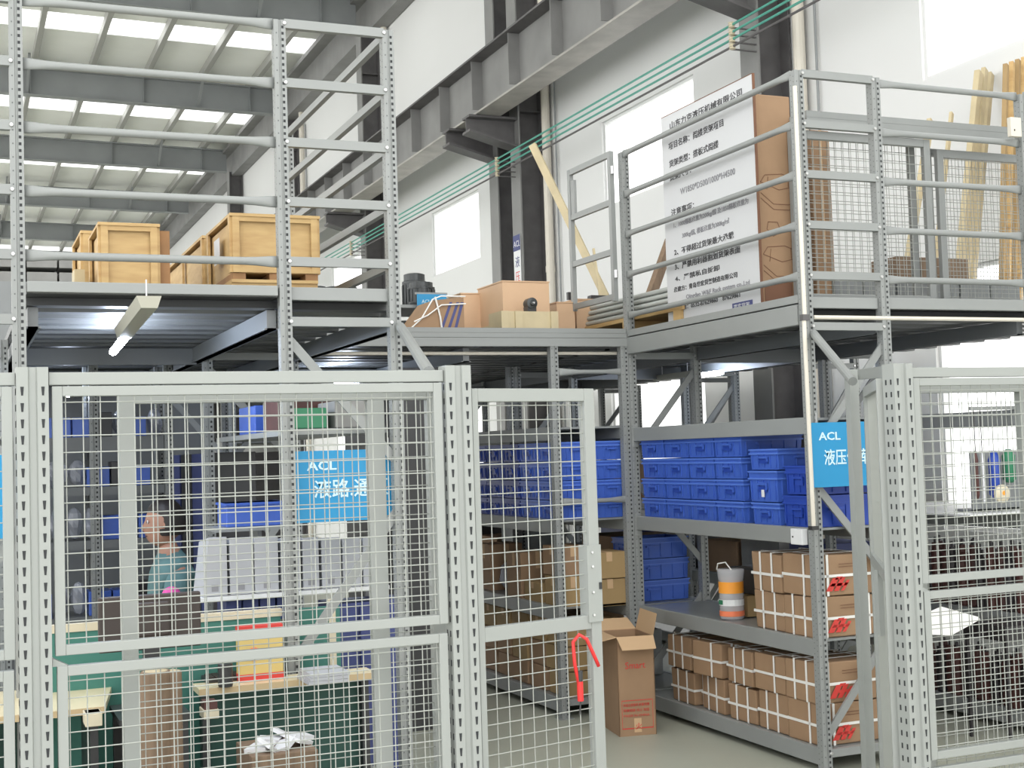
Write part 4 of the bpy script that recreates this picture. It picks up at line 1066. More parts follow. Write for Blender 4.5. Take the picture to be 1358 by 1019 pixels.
# leaning timbers
def lowz(p): return Vector((p.x, p.y, DECK+.03))
def timber(name, label, p, q, w, h, m, cat='timber', group=None):
    mb = MB(); mb.bar(p, q, w, h, m); return tag(mb.build(name, base=p), label, cat, group)
Gt = 'timbers leaning at the wall'
timber('timber_plank', 'long pale plank leaning in front of the wall behind the deck gate', lowz(at(833, 380, Y=9.2)), at(706, 192, Y=9.8), .03, .06, 'pale', group=Gt)
timber('timber_plank', 'dark weathered board leaning beside the notice board', lowz(at(838, 398, Y=8.9)), at(888, 322, Y=9.3), .04, .1, 'roll', group=Gt)
timber('timber_batten', 'thin pale batten leaning right of the open deck gate', lowz(at(803, 405, Y=9.0)), at(787, 330, Y=9.2), .015, .02, 'pale', group=Gt)
lt = [(1188, 345, 1234, 160, .03, .06, 'pale', 'single pale plank leaning behind the left leaning mesh panel'), (1228, 350, 1262, 150, .02, .04, 'pale', 'short pale plank leaning between the two mesh panels'),
      (1262, 352, 1298, 96, .04, .07, 'pale', 'leftmost pale plank of the leaning bundle'), (1272, 352, 1306, 92, .03, .06, 'pale', 'middle pale plank of the leaning bundle'), (1281, 352, 1314, 98, .03, .06, 'pale', 'rightmost pale plank of the leaning bundle')]
for i, (x0, y0, x1, y1, w, h, m, l) in enumerate(lt): timber('timber_plank', l, lowz(at(x0, y0, Y=7.0+.05*i)), at(x1, y1, Y=7.3+.05*i), w, h, m, group=Gt)
for i in range(4):
    x = 1331+i*8; timber('timber_board', '%s tall orange-brown board at the right edge' % ['first from the left', 'second from the left', 'third from the left', 'last'][i]+' behind the post', lowz(at(x-6, 372, Y=6.9+i*.03)), at(x+3, 78+(8-i*3)*1, Y=7.1+i*.03), .03, .045, 'wood' if i % 2 else 'card2', group='tall boards at the right edge')
# mesh panels leaning on the right deck
for (x0, x1, Y, l, yt) in ((1064, 1236, 6.02, 'grey framed mesh panel leaning at the left on the right deck', 158), (1245, 1400, 6.08, 'grey framed mesh panel leaning at the right on the right deck', 190)):
    t = thing('mesh_barrier', l, 'mesh barrier', (at(x0, 400, Y=Y).x, Y, DECK), 'mesh panels stored on the right deck')
    a, b = at(x0, 300, Y=Y), at(x1, 300, Y=Y); zt = at((x0+x1)/2, yt, Y=Y).z if x0 < 1200 else 3.27
    zt = at((x0+min(x1, 1350))/2, (180 if x0 < 1200 else 203), Y=Y).z
    frame_panel(t, (a.x, Y), (b.x, Y), DECK+.01, zt, .045, .03, 'steel', pitch=.05)
    frame_panel(t, (a.x+.02, Y+.12), (b.x-.01, Y+.12), DECK+.01, zt+.035, .04, .03, 'steel', name='rear_frame', pitch=.05)
t = thing('steel_channel', 'grey steel channel resting along the top of the leaning mesh panels', 'channel', (4.5, 6.0, 3.45))
a = at(1066, 140, Y=6.0); b = at(1352, 178, Y=6.0)
mb = MB(); cz_ = (a.z+b.z)/2; mb.box(a.x, b.x, 5.98, 6.14, cz_-.035, cz_, 'steel'); mb.box(a.x, b.x, 5.98, 5.99, cz_-.095, cz_-.036, 'steel'); mb.build('profile', t)
# dark goods behind the mesh panels
for i in range(6):
    x0 = 4.75+i*.24; hh_ = .14+.10*((i*37) % 5)/5
    plainbox('dark grey case low behind the leaning mesh panels, %s' % ['first from the left', 'second from the left', 'third from the left', 'fourth from the left', 'fifth from the left', 'sixth from the left'][i], x0, x0+.225, 6.45, 6.8, DECK, DECK+.14+hh_*.4, 'raft', name='equipment_case', group='dark cases behind the mesh panels', tape=False)
for i in range(3):
    x0 = 5.55+i*.2; plainbox('brown bundle on the dark cases behind the right mesh panel, %s' % ['left one', 'middle one', 'right one'][i], x0, x0+.185, 6.85, 7.1, DECK, DECK+.42, 'roll', name='brown_bundle', group='brown bundles behind the mesh', tape=False)

# ------------------------------------------------------------------ right racks behind the mesh: dark parts
Gp = 'dark cylinders on the rack behind the right fence'
def cyl_proto(r, h, m):
    t = local_thing('steel_cylinder', 'c', 'part', Gp)
    MB().lathe((0, 0, 0), [(r*.9, 0), (r, .01), (r, h*.85), (r*.75, h*.88), (r*.75, h)], m, 12).build('barrel', t)
    MB().lathe((0, 0, h), [(r*.35, 0), (r*.35, .03), (r*.2, .035)], 'dpart', 8).build('rod_end', t)
    return t
p1, p2 = cyl_proto(.032, .36, 'rust'), cyl_proto(.03, .34, 'dpart')
ordn = ['first', 'second', 'third', 'fourth', 'fifth', 'sixth', 'seventh', 'eighth', 'ninth', 'tenth', 'eleventh', 'twelfth', 'thirteenth', 'fourteenth', 'fifteenth', 'sixteenth']
for zi, zz_ in enumerate((.658, .118)):
    for i in range(16):
        dup(p1 if (i*7+zi) % 3 else p2, (5.52+.01*((i*5) % 3), 5.72+i*.078, zz_), 0, 'dark cylinder, front row, %s shelf behind right fence, %s from near end' % (['middle', 'bottom'][zi], ordn[i]), group=Gp, scale=(1, 1, 1 if zi == 0 else .8))
        if i % 2 == 0: dup(p2 if i % 4 else p1, (5.64, 5.74+i*.078, zz_), 0, 'dark cylinder, rear row, %s shelf behind right fence, %s from near end' % (['middle', 'bottom'][zi], ordn[i//2]), group=Gp, scale=(1, 1, 1 if zi == 0 else .8))
drop(p1); drop(p2)
t = thing('plastic_sheet', 'crumpled white plastic sheet glaring on the rack behind the right fence', 'sheet', (5.3, 5.65, .9))
a = [at(x, y, Y=5.58+dy) for x, y, dy in ((1216, 823, 0), (1250, 808, .05), (1300, 822, .0), (1262, 843, -.04), (1232, 842, -.04))]
mb = MB(); vs = [tuple(p) for p in a]; vs2 = [(p.x, p.y+.01, p.z+.012) for p in a]
mb.add(vs+vs2, [(4, 3, 2, 1, 0), (5, 6, 7, 8, 9)]+[(i, (i+1) % 5, 5+(i+1) % 5, 5+i) for i in range(5)], 'strap'); mb.build('sheet', t)
mb = MB(); mb.box(5.16, 5.48, 5.62, 5.95, a[3].z-.08, a[3].z-.001, 'dpart'); [mb.box(xx, xx+.015, yy, yy+.015, 0, a[3].z-.08, 'dpart') for xx in (5.17, 5.45) for yy in (5.63, 5.93)]
tag(mb.build('low_bench', base=(5.3, 5.8, 0)), 'dark low bench carrying the white plastic sheet', 'bench')
# hanging tools above the shelf with the white glare slab
for i, (x0, x1, yt, yb, m, l) in enumerate(((1291, 1299, 598, 662, 'rust', 'dark brown hose hanging at the left of the tool group'), (1301, 1307, 600, 668, 'paper', 'grey hose hanging in the tool group'), (1311, 1327, 598, 660, 'bind', 'blue bundle hanging in the tool group'), (1330, 1346, 596, 640, 'greenbox', 'green bundle hanging at the right of the tool group'))):
    a, b = at(x0, yt, Y=5.8), at(x1, yb, Y=5.8)
    t = thing('tool_bundle', l, 'bundle', (a.x, 5.8, b.z), 'bundles hanging behind the right fence')
    xm_ = (a.x+b.x)/2; r_ = abs(b.x-a.x)/2
    MB().lathe((xm_, 5.8, b.z), [(r_*.5, 0), (r_, .02), (r_*.9, (a.z-b.z)*.6), (r_, (a.z-b.z)*.8), (r_*.4, a.z-b.z)], m, 12).build('body', t, smooth=True)
    MB().tube((xm_, 5.8, a.z), (xm_, 5.8, 1.80), .003, 'black', 6).build('hook', t)
a = at(1330, 655, Y=5.75)
t = thing('round_gauge', 'cream disc with an orange mark hanging among the tools', 'disc', tuple(a))
MB().lathe((a.x, 5.75, a.z), [(.03, -.01), (.05, 0), (.05, .015), (.03, .02)], 'porc', 20, 'y').build('disc', t)
MB().lathe((a.x, 5.738, a.z+.004), [(.012, 0), (.012, .003)], 'orange', 12, 'y').build('orange_mark', t)
mb = MB(); mb.box(5.15, 5.62, 5.79, 5.81, 1.80, 1.82, 'steel'); tag(mb.build('hanging_bar', base=(5.4, 5.8, 1.8)), 'thin grey bar from which the tool bundles hang', 'bar')
a, b = at(1288, 600, Y=5.9), at(1352, 668, Y=5.9)
t = thing('tool_board', 'dark brown board behind the hanging tool bundles', 'board', (a.x, 5.9, 1.24))
MB().box(a.x, b.x, 5.9, 5.92, 1.24, a.z, 'raft').build('board', t); MB().box(a.x, b.x, 5.9, 6.05, 1.237, 1.25, 'raft').build('foot', t)
# glare on the glossy shelf top, laid on as a thin white slab
tag(MB().box(5.05, 5.95, 5.72, 7.4, 1.225, 1.235, 'white').build('shelf_glare', base=(5.5, 6, 1.225)), 'white slab painting the glare on the shelf behind the right fence', 'sheet')
# farther racks under the deck towards the wall
for xa_, ys_, l in ((6.1, (8.6, 10.4, 12.2), 'grey rack far under the right deck near the wall windows'),):
    rack(l, xa_, xa_+.42, ys_, (1.22,), (2.3, 2.3, 2.3))
rack('grey rack far back in the centre aisle', 1.9, 2.4, (10.2, 12.0), (.12, 1.22, 1.80), (2.3, 2.3))

# ------------------------------------------------------------------ left office area
ds = thing('desk', 'cream desk at the left behind the fence', 'desk', (.35, 5.1, 0), 'cream desks behind the fence')
a, b = at(150, 905, Z=.75), at(139, 937, Z=.75)
def desk(t, x0, x1, y0, y1, xr_back=None):
    mb = MB(); xb_ = xr_back if xr_back else x1
    mb.hexa([(x0, y0, .725), (x1, y0, .725), (xb_, y1, .725), (x0, y1, .725), (x0, y0, .75), (x1, y0, .75), (xb_, y1, .75), (x0, y1, .75)], 'cream'); dtp = mb.build('desktop', t)
    mb = MB(); mb.bar((x0, y0-.004, .7375), (x1, y0-.004, .7375), .008, .024, 'creamd'); mb.build('edge_strip', dtp)
    MB().box(x0+.02, x1-.02, y1-.05, y1-.03, .05, .72, 'tealdk').build('modesty_panel', t)
    for xx in (x0+.02, x1-.05): MB().box(xx, xx+.03, y0+.05, y1-.06, 0, .72, 'black').build('leg', t)
a_desk = a.y
desk(ds, -.5, b.x, b.y, a.y+.02, a.x+.003)
c = at(262, 913, Z=.75)
d2 = thing('desk', 'cream desk with keyboard behind the mesh, left of the tall rack frame', 'desk', (1.1, 5.2, 0), 'cream desks behind the fence')
desk(d2, c.x, 1.62, c.y-.03, 5.58)
dk_x = c.x
kb = thing('keyboard', 'black keyboard on the cream desk', 'keyboard', (1.0, 5.25, .75))
a = at(272, 903, Z=.76)
kc = MB().box(a.x, a.x+.33, a.y-.02, a.y+.10, .751, .768, 'black').build('case', kb, bevel=.003)
mb = MB()
for i in range(12):
    for j in range(4): mb.box(a.x+.012+i*.026, a.x+.034+i*.026, a.y-.012+j*.026, a.y+.01+j*.026, .768, .774, 'brownbk')
mb.build('keys', kc)
ptn = thing('desk_partition', 'teal desk partition with cream cap behind the desks', 'partition', (.8, 5.64, 0))
zt = at(310, 818, Y=5.62).z
MB().box(.29, 1.28, 5.685, 5.71, .05, zt-.02, 'teal').build('panel', ptn); MB().box(.285, 1.285, 5.68, 5.715, zt-.02, zt+.012, 'porc').build('cap', ptn)
p = at(445, 900, Y=5.75)
p3 = thing('desk_partition', 'teal partition with cream post, right of the desk', 'partition', (1.45, 5.8, 0))
MB().box(1.36, 1.56, 5.76, 5.785, .05, 1.0, 'teal').build('panel', p3); MB().box(at(437, 900, Y=5.77).x, at(446, 900, Y=5.77).x, 5.755, 5.79, .0, 1.03, 'porc').build('post', p3)
# monitors with backs to us
def monitor(label, x0, x1, y, z0, z1):
    t = thing('monitor', label, 'monitor', ((x0+x1)/2, y, .75), 'black monitors')
    MB().box(x0, x1, y, y+.03, z0, z1, 'brownbk').build('screen_case', t, bevel=.006)
    MB().box((x0+x1)/2-.09, (x0+x1)/2+.09, y-.03, y, z0+.05, z1-.05, 'brownbk').build('rear_hump', t, bevel=.01)
    MB().box((x0+x1)/2-.025, (x0+x1)/2+.025, y-.01, y+.02, .76, z0+.05, 'black').build('neck', t)
    MB().box((x0+x1)/2-.09, (x0+x1)/2+.09, y-.06, y+.08, .751, .763, 'black').build('foot', t)
    return t
a, b = at(130, 789, Y=5.3), at(266, 789, Y=5.3); zz_ = at(200, 862, Y=5.3).z
mt = thing('monitor', 'wide black monitor back between the desks and the seated person', 'monitor', ((a.x+b.x)/2, 5.3, .0))
scs = MB().box(a.x, b.x, 5.3, 5.335, zz_, (a.z+b.z)/2, 'brownbk').build('screen_case', mt, bevel=.006)
MB().box(a.x+.12, b.x-.12, 5.27, 5.3, zz_+.05, a.z-.04, 'brownbk').build('rear_hump', scs, bevel=.01)
MB().box((a.x+b.x)/2-.03, (a.x+b.x)/2+.03, 5.29, 5.32, .71, zz_+.03, 'black').build('neck', mt)
MB().box((a.x+b.x)/2-.1, (a.x+b.x)/2+.1, 5.23, 5.38, .70, .712, 'black').build('foot', mt)
st = thing('side_table', 'dark small table between the two cream desks', 'table', ((a.x+b.x)/2, 5.3, 0))
MB().box(a.x+.06, b.x-.06, 5.2, 5.55, .68, .70, 'black').build('tabletop', st)
for xx in (a.x+.07, b.x-.1):
    for yy in (5.21, 5.51): MB().box(xx, xx+.03, yy, yy+.03, 0, .68, 'black').build('leg', st)
# box, papers
a, b = at(316, 832, Y=5.5), at(374, 832, Y=5.5)
yb_ = thing('gift_box', 'yellow box with red top and bottom bands on the cream desk', 'box', (a.x, 5.5, .752))
MB().box(a.x, b.x, 5.49, 5.56, .752, a.z, 'yellow').build('carton', yb_, bevel=.003)
mb = MB(); mb.box(a.x-.001, b.x+.001, 5.488, 5.562, a.z-.018, a.z+.001, 'red'); mb.box(a.x-.001, b.x+.001, 5.488, 5.562, .752, .78, 'red'); mb.build('red_band', yb_)
MB().lathe((a.x+.06, 5.487, .86), [(.028, 0), (.028, .002)], 'redorange', 14, 'y').build('emblem', yb_)
a = at(412, 896, Y=5.3)
pp = thing('paper_stack', 'pinkish white stack of papers at the right end of the desk', 'papers', (1.4, 5.3, .752))
for i in range(3): MB().box(a.x-.02+.005*i, a.x+.14+.004*i, 5.25, 5.45, .752+.014*i, .765+.014*i, 'filew').build('sheaf', pp)
tag(MB().lathe((at(300, 890, Y=5.4).x, 5.42, .752), [(.028, 0), (.03, .01), (.03, .09), (.026, .092)], 'black', 16).build('pen_cup', base=(1, 5.4, .75)), 'small black cup behind the keyboard', 'cup')
q = at(112, 888, Z=.77); tag(MB().box(q.x-.03, q.x+.03, a_desk-.12, a_desk-.04, .751, .762, 'filew').build('paper_sheets', base=(.4, 5.1, .75)), 'crumpled white paper on the left desk', 'paper')
# crumpled bin / box at floor
a = at(330, 990, Y=5.0); b = at(418, 1000, Y=5.0)
wb = thing('waste_box', 'open grey-brown box with crumpled paper under the desk', 'box', (a.x, 5.0, 0))
MB().box(a.x, b.x, 4.95, 5.25, .02, a.z-.03, 'roll').build('carton', wb, bevel=.004)
mb = MB(); rnd = random.Random(4)
for i in range(7): mb.obox((a.x+.05+i*.03, 5.0+rnd.uniform(0, .2), a.z-.01+rnd.uniform(-.01, .01)), .09, .08, .015, Matrix.Rotation(rnd.uniform(-.8, .8), 3, 'Y') @ Matrix.Rotation(rnd.uniform(-1, 1), 3, 'Z'), 'paper')
mb.build('crumpled_paper', wb)
# brown rolls
for i, (xx, r_, l) in enumerate(((206, .055, 'thick brown paper roll standing upright under the monitor'), (228, .035, 'thin brown paper roll standing beside the thick roll'))):
    q = at(xx, 890, Y=5.0); t = thing('paper_roll', l, 'roll', (q.x, 5.0, 0), 'brown paper rolls')
    MB().lathe((q.x, 5.0, 0), [(r_, 0), (r_, q.z-.01), (r_*.94, q.z)], 'roll', 18).build('roll', t, smooth=False)
    MB().lathe((q.x, 5.0, q.z), [(r_*.8, 0), (r_*.5, .004)], 'pale', 14).build('end_cap', t)
# cream trays hanging under the desks
for x0, x1, y0, y1, Yd, t in ((113, 136, 948, 963, 5.0, ds), (270, 291, 943, 953, 5.25, d2)):
    a, b = at(x0, y0, Y=Yd), at(x1, y1, Y=Yd)
    tr_ = MB().box(a.x, b.x, Yd, Yd+.1, b.z, a.z, 'porc').build('under_desk_tray', t, bevel=.003); MB().box(a.x+.005, b.x-.005, Yd+.01, Yd+.09, a.z, .7249, 'rust').build('bracket', tr_)
# magazine files
Gm = 'white magazine files in a row'
def filebox(label, x0, x1, y, z0, z1, slope=0):
    t = thing('magazine_file', label, 'file', (x0, y, z0), Gm)
    mb = MB(); mb.hexa([(x0, y, z0), (x1, y, z0), (x1, y+.25, z0), (x0, y+.25, z0), (x0+slope, y, z1), (x1, y, z1), (x1, y+.25, z1-.03), (x0+slope, y+.25, z1-.03)], 'filew'); mb.build('body', t, bevel=.003)
    mb = MB(); mb.box((x0+x1)/2-.015, (x0+x1)/2+.015, y-.001, y, z0+.02, z0+.05, 'inklt'); mb.build('index_hole', t)
xs_ = [(267, 302), (304, 335), (337, 370), (372, 399), (401, 424), (426, 452), (454, 479), (481, 513)]
for i, (x0, x1) in enumerate(xs_):
    Yf = 6.0; a, b = at(x0, 713, Y=Yf), at(x1, 782, Y=Yf)
    zt_ = at((x0+x1)/2, 713, Y=Yf).z; zb_ = 1.055
    filebox('white magazine file, %s from the left behind the mesh' % ordn[i], a.x, b.x, Yf, zb_, zt_, .03 if i == 0 else 0)
fs = thing('file_shelf', 'grey shelf bench carrying the white magazine files', 'shelf', (1.5, 6.1, 0))
a, b = at(262, 780, Y=6.0), at(514, 780, Y=6.0)
MB().box(a.x, b.x, 5.97, 6.3, 1.035, 1.053, 'white').build('shelf_board', fs)
for xx in (a.x+.01, b.x-.03): MB().box(xx, xx+.025, 6.26, 6.29, 0, 1.035, 'steel').build('leg', fs); 
MB().box(a.x, b.x, 6.27, 6.30, .55, .60, 'steel').build('stretcher', fs)
cabx0, cabx1 = at(442, 900, Y=6.0).x, at(545, 900, Y=6.0).x
cab = thing('filing_cabinet', 'navy blue metal cabinet behind the tall rack frame', 'cabinet', (cabx0, 6.0, 0))
MB().box(cabx0, cabx1, 6.0, 6.25, .04, .98, 'navycab').build('body', cab, bevel=.004)
for i in range(3): x_ = cabx0+(cabx1-cabx0)*i/3; MB().box(x_+.006, x_+(cabx1-cabx0)/3-.006, 5.985, 6.0, .06, .96, 'navycab').build('door', cab, bevel=.003); MB().box(x_+.012, x_+.02, 5.975, 5.985, .5, .6, 'bolt').build('handle', [c for c in cab.children][-1])
for i in range(4): x_ = at(290+i*22, 800, Y=6.2).x; plainbox('blue-grey folder box under the white files, %s from the left' % ordn[i], x_, x_+.07, 6.02, 6.24, .93, 1.03, 'navycab', name='folder_box', group='folder boxes under the files', tape=False)
MB
# rack across the walkway with bagged parts
xr = rack('grey rack across the end of the left walkway filled with bagged parts', .30, .78, (8.4,), (), (2.28,), 'L') if False else None
cr = thing('storage_rack', 'grey rack across the end of the left walkway holding bagged parts', 'rack', (.8, 8.4, 0))
for xx in (.36, .78, 1.22):
    rpost(xx, 8.4, 0, 2.27, cr); rpost(xx, 8.8, 0, 2.27, cr)
for z in (.3, .75, 1.20, 1.52, 1.82):
    MB().box(.39, 1.19, 8.385, 8.415, z-.085 if z > 1.8 else z-.05, z, 'deckbm').build('beam', cr); MB().box(.385, 1.195, 8.42, 8.78, z-.012, z, 'deckbm').build('shelf', cr)
Gx = 'parts stored on the walkway-end rack'
rnd = random.Random(21)
n = 0
adj = {'bag': 'clear bag of dark parts', 'blue': 'blue parts bin', 'dark': 'dark box of parts'}
for li, z in enumerate((.3, .75, 1.20, 1.52, 1.82)):
    x = .40; i = 0
    while x < 1.12:
        w_ = rnd.choice((.10, .12, .14)); kind = rnd.choice(('bag', 'bag', 'dark', 'blue', 'bag'))
        top = .24 if li < 3 else .2
        if (li == 2 and x > .95): kind = 'blue'
        where = '%s shelf, %s from the left' % (['lowest', 'second', 'third', 'fourth', 'top'][li], ordn[i])
        if kind == 'bag': polybag('clear bag of parts on the walkway-end rack, '+where, (x+w_/2, 8.5, z+.002), (w_*.5, .07, top*.42), inner=rnd.choice(('dpart', 'rust', 'navycab', 'dpart')), seed=n, group=Gx)
        elif kind == 'blue': plainbox('blue box on the walkway-end rack, '+where, x, x+w_-.01, 8.42, 8.6, z, z+top*.6, 'bin', name='parts_box', group=Gx, tape=False)
        else: plainbox('dark box on the walkway-end rack, '+where, x, x+w_-.01, 8.42, 8.6, z, z+top*.75, rnd.choice(('black', 'navycab', 'dpart')), name='parts_box', group=Gx, tape=False)
        x += w_; i += 1; n += 1
tag(MB().box(-1.2, 1.75, 9.9, 9.95, 0, 2.28, 'deckbm').build('dark_backing', base=(.3, 9.9, 0)), 'dark backing sheet added to darken the back of the left walkway', 'partition')  # added panel, keeps the space under the left deck dark
tag(MB().box(2.0, 3.4, 14.6, 14.65, 0, 2.28, 'dark').build('dark_backing', base=(2.7, 14.6, 0)), 'dark backing sheet added to darken the far end of the centre aisle', 'partition')  # added likewise, so the end of the aisle stays dark
rnd2 = random.Random(11)
for li, z in enumerate((.66, 1.22)):
    for i in range(6):
        y0 = (7.65, 8.25, 8.83, 9.52, 10.1, 10.7)[i]; h_ = rnd2.uniform(.22, .38)
        plainbox('%s on the %s shelf of the far right rack, %s from the near end' % ('box', ['middle', 'upper'][li], ordn[i]), 5.52, 5.9, y0, y0+rnd2.uniform(.4, .53), z, z+h_, rnd2.choice(('card', 'grill', 'black', 'navycab', 'card')), group='boxes on the far right rack', tape=False)
for li, z in enumerate((.12, .66)):
    for i in range(5):
        y0 = (8.05, 8.6, 9.55, 10.15, 10.7)[i]; plainbox('dark case on the %s shelf beyond the aisle post, %s from near end' % (['bottom', 'middle'][li], ordn[i]), 4.08, 4.42, y0, y0+.5, z, z+.3+.1*((i+li) % 2), ('raft', 'card', 'black')[(i+li) % 3], name='storage_case', group='cases beyond the aisle post', tape=False)
# bright blue bin by the files, on the left rack side
a, b = at(299, 668, Y=6.5), at(377, 696, Y=6.5)
rk = thing('short_shelf', 'grey shelf above the white files inside the walkway', 'shelf', (1.1, 6.9, 1.2))
MB().box(1.15, 1.5, 6.45, 6.75, b.z-.02, b.z, 'steel').build('shelf_board', rk)
MB().box(1.36, 1.38, 6.5, 6.7, 0, b.z-.02, 'steel').build('bracket', rk)
nb2 = thing('storage_bin', 'bright blue bin on the shelf above the white files', 'bin', (a.x, 6.5, b.z))
MB().box(a.x, b.x, 6.48, 6.72, b.z, a.z, 'bin').build('body', nb2, bevel=.004); MB().box(a.x-.006, b.x+.006, 6.47, 6.73, a.z-.012, a.z, 'bin').build('rim', nb2)
# goods on the left rack levels (dark blue sheets, boxes, bags)
shl = thing('long_shelf', 'grey long shelf at head height inside the tall left rack', 'shelf', (1.56, 7, 1.78))
MB().box(1.35, 1.79, 5.72, 7.5, 1.755, 1.78, 'steel').build('shelf_board', shl)
items = [(1.36, 5.75, .16, .2, .09, 'greenbox', 'small green box on the long shelf'), (1.56, 5.76, .2, .3, .12, 'grill', 'grey lumpy parcel on the long shelf, near end'), (1.38, 6.1, .3, .3, .16, 'rust', 'dark red parcel on the long shelf'), (1.38, 6.6, .34, .4, .14, 'bin', 'blue box far along the long shelf')]
for x_, y_, w_, d_, h_, m, l in items: plainbox(l, x_, x_+w_, y_, y_+d_, 1.782, 1.782+h_, m, name='parcel', tape=False)
for i in range(4): plainbox('dark blue upright panel box beyond the sign, %s' % ordn[i], 1.36+.0*i, 1.6, 7.65+i*.42, 8.0+i*.42, .1, 1.7, 'navycab' if i % 2 else 'black', name='tall_case', group='tall dark cases along the left rack', tape=False)
for i in range(3):
    y_ = 7.7+i*.5; plainbox('tall black wrapped case beside the centre aisle, %s' % ['nearest', 'middle', 'farthest'][i], 2.47+.03*i, 2.75, y_, y_+.4, .0, 2.18, 'black', name='tall_case', group='black cases beside the aisle', tape=False)

# ------------------------------------------------------------------ seated person (facing left)
def skin_mesh(name, verts, edges, radii, mname, parent, root=0, sub=2, off=None):
    me = bpy.data.meshes.new(name); off = Vector(off or (0, 0, 0))
    me.from_pydata([Vector(v)-off for v in verts], edges, [])
    o = bpy.data.objects.new(name, me); COL.objects.link(o)
    sk = o.modifiers.new('skin', 'SKIN'); sd = o.modifiers.new('sub', 'SUBSURF'); sd.levels = sub; sd.render_levels = sub
    for i, r in enumerate(radii):
        sv = me.skin_vertices[0].data[i]; sv.radius = (r, r) if not isinstance(r, tuple) else r; sv.use_root = i == root
    dg = bpy.context.evaluated_depsgraph_get(); dg.update()
    m2 = bpy.data.meshes.new_from_object(o.evaluated_get(dg)); bpy.data.objects.remove(o)
    m2.materials.clear(); m2.materials.append(M[mname])
    for p in m2.polygons: p.use_smooth = True
    o = bpy.data.objects.new(name, m2); COL.objects.link(o); o.parent = parent
    return o
PX, PY = 1.06, 7.15
pr = thing('person', 'seated person in a teal denim jacket looking left, behind the mesh', 'person', (PX, PY, 0))
S = lambda x, y, z: (x, y, z)       # local coordinates, facing -X
V = [S(0, 0, .50), S(.0, 0, .70), S(-.01, 0, .95), S(-.01, 0, 1.10), S(-.03, 0, 1.19), S(-.035, 0, 1.25)]
E = [(0, 1), (1, 2), (2, 3), (3, 4), (4, 5)]; Rr = [.13, .125, .13, .10, .055, .05]
def chain(start, pts, rs):
    prev = start
    for p, r in zip(pts, rs): V.append(p); Rr.append(r); E.append((prev, len(V)-1)); prev = len(V)-1
    return prev
for sg in (-1, 1):
    wr = chain(3, [(0, sg*.17, 1.09), (-.06, sg*.215, .88), (-.26, sg*.13, .80), (-.33, sg*.11, .80)], [.055, .045, .034, .024])
    for k_, (dy, l, r) in enumerate(((-.03, .07, .008), (-.01, .08, .009), (.01, .075, .009), (.03, .06, .008))):
        chain(wr, [(-.37, sg*.11+dy, .805), (-.37-l*.5, sg*.11+dy*1.2, .80), (-.37-l*.85, sg*.11+dy*1.2, .785)], [.010, r, .007])
    chain(wr, [(-.345, sg*.07, .80), (-.37, sg*.05, .79)], [.011, .008])
    chain(0, [(-.08, sg*.10, .50), (-.42, sg*.11, .50), (-.42, sg*.11, .12), (-.44, sg*.11, .05), (-.55, sg*.11, .035)], [.085, .06, .045, .04, .03])
body = skin_mesh('body', V, E, Rr, 'skin', pr)
# head as part of the body mesh: profile shaped ellipsoid joined in
bm = bmesh.new(); bm.from_mesh(body.data)
hv = []; n_, m_ = 24, 18; hc = Vector((-.055, 0, 1.335))
rows = []
for i in range(m_+1):
    ph = PI*i/m_; row = []
    for j in range(n_):
        th = 2*PI*j/n_; dx, dy, dz = math.sin(ph)*math.cos(th), math.sin(ph)*math.sin(th), math.cos(ph)
        p = Vector((dx*.095, dy*.074, dz*.118))
        if dx < -.3 and dz < 0: p.x *= 1-.10*(-dz)*0; p.y *= 1-.28*(-dz)
        if dz < -.5: p.x -= .012
        if dx < -.75 and abs(dy) < .35:
            if -.35 < dz < .08: p.x -= .022*(1-abs(dy)/.35)*(1-(abs(dz+.18)/.3))       # nose
            if -.62 < dz < -.45: p.x -= .008*(1-abs(dy)/.35)                          # lips
        if dx < -.55 and .05 < dz < .2 and .25 < abs(dy) < .6: p.x += .008               # eye sockets
        row.append(bm.verts.new(hc+p))
    rows.append(row)
for i in range(m_):
    for j in range(n_):
        try: bm.faces.new((rows[i][j], rows[i][(j+1) % n_], rows[i+1][(j+1) % n_], rows[i+1][j]))
        except ValueError: pass
bmesh.ops.remove_doubles(bm, verts=bm.verts, dist=.0005)
bmesh.ops.recalc_face_normals(bm, faces=bm.faces)
for f in bm.faces: f.smooth = True
bm.to_mesh(body.data); bm.free()
mb = MB()
for sg in (-1, 1):
    mb.lathe((hc.x-.084, hc.y+sg*.032, hc.z+.014), [(.004, -.004), (.011, 0), (.004, .004)], 'white', 10, 'x'); mb.lathe((hc.x-.089, hc.y+sg*.032, hc.z+.014), [(.005, -.001), (.005, .001)], 'ink', 8, 'x')
o = mb.build('eyes', None); o.parent = pr
mb = MB(); mb.box(hc.x-.094, hc.x-.086, -.018, .018, hc.z-.062, hc.z-.058, 'rust'); o = mb.build('mouth', None); o.parent = pr
mb = MB()
for sg in (-1, 1): mb.lathe((hc.x+.012, sg*.072, hc.z-.005), [(.012, -.006), (.028, 0), (.022, .006)], 'skin', 12, 'y')
o = mb.build('ear', None, smooth=True); o.parent = pr
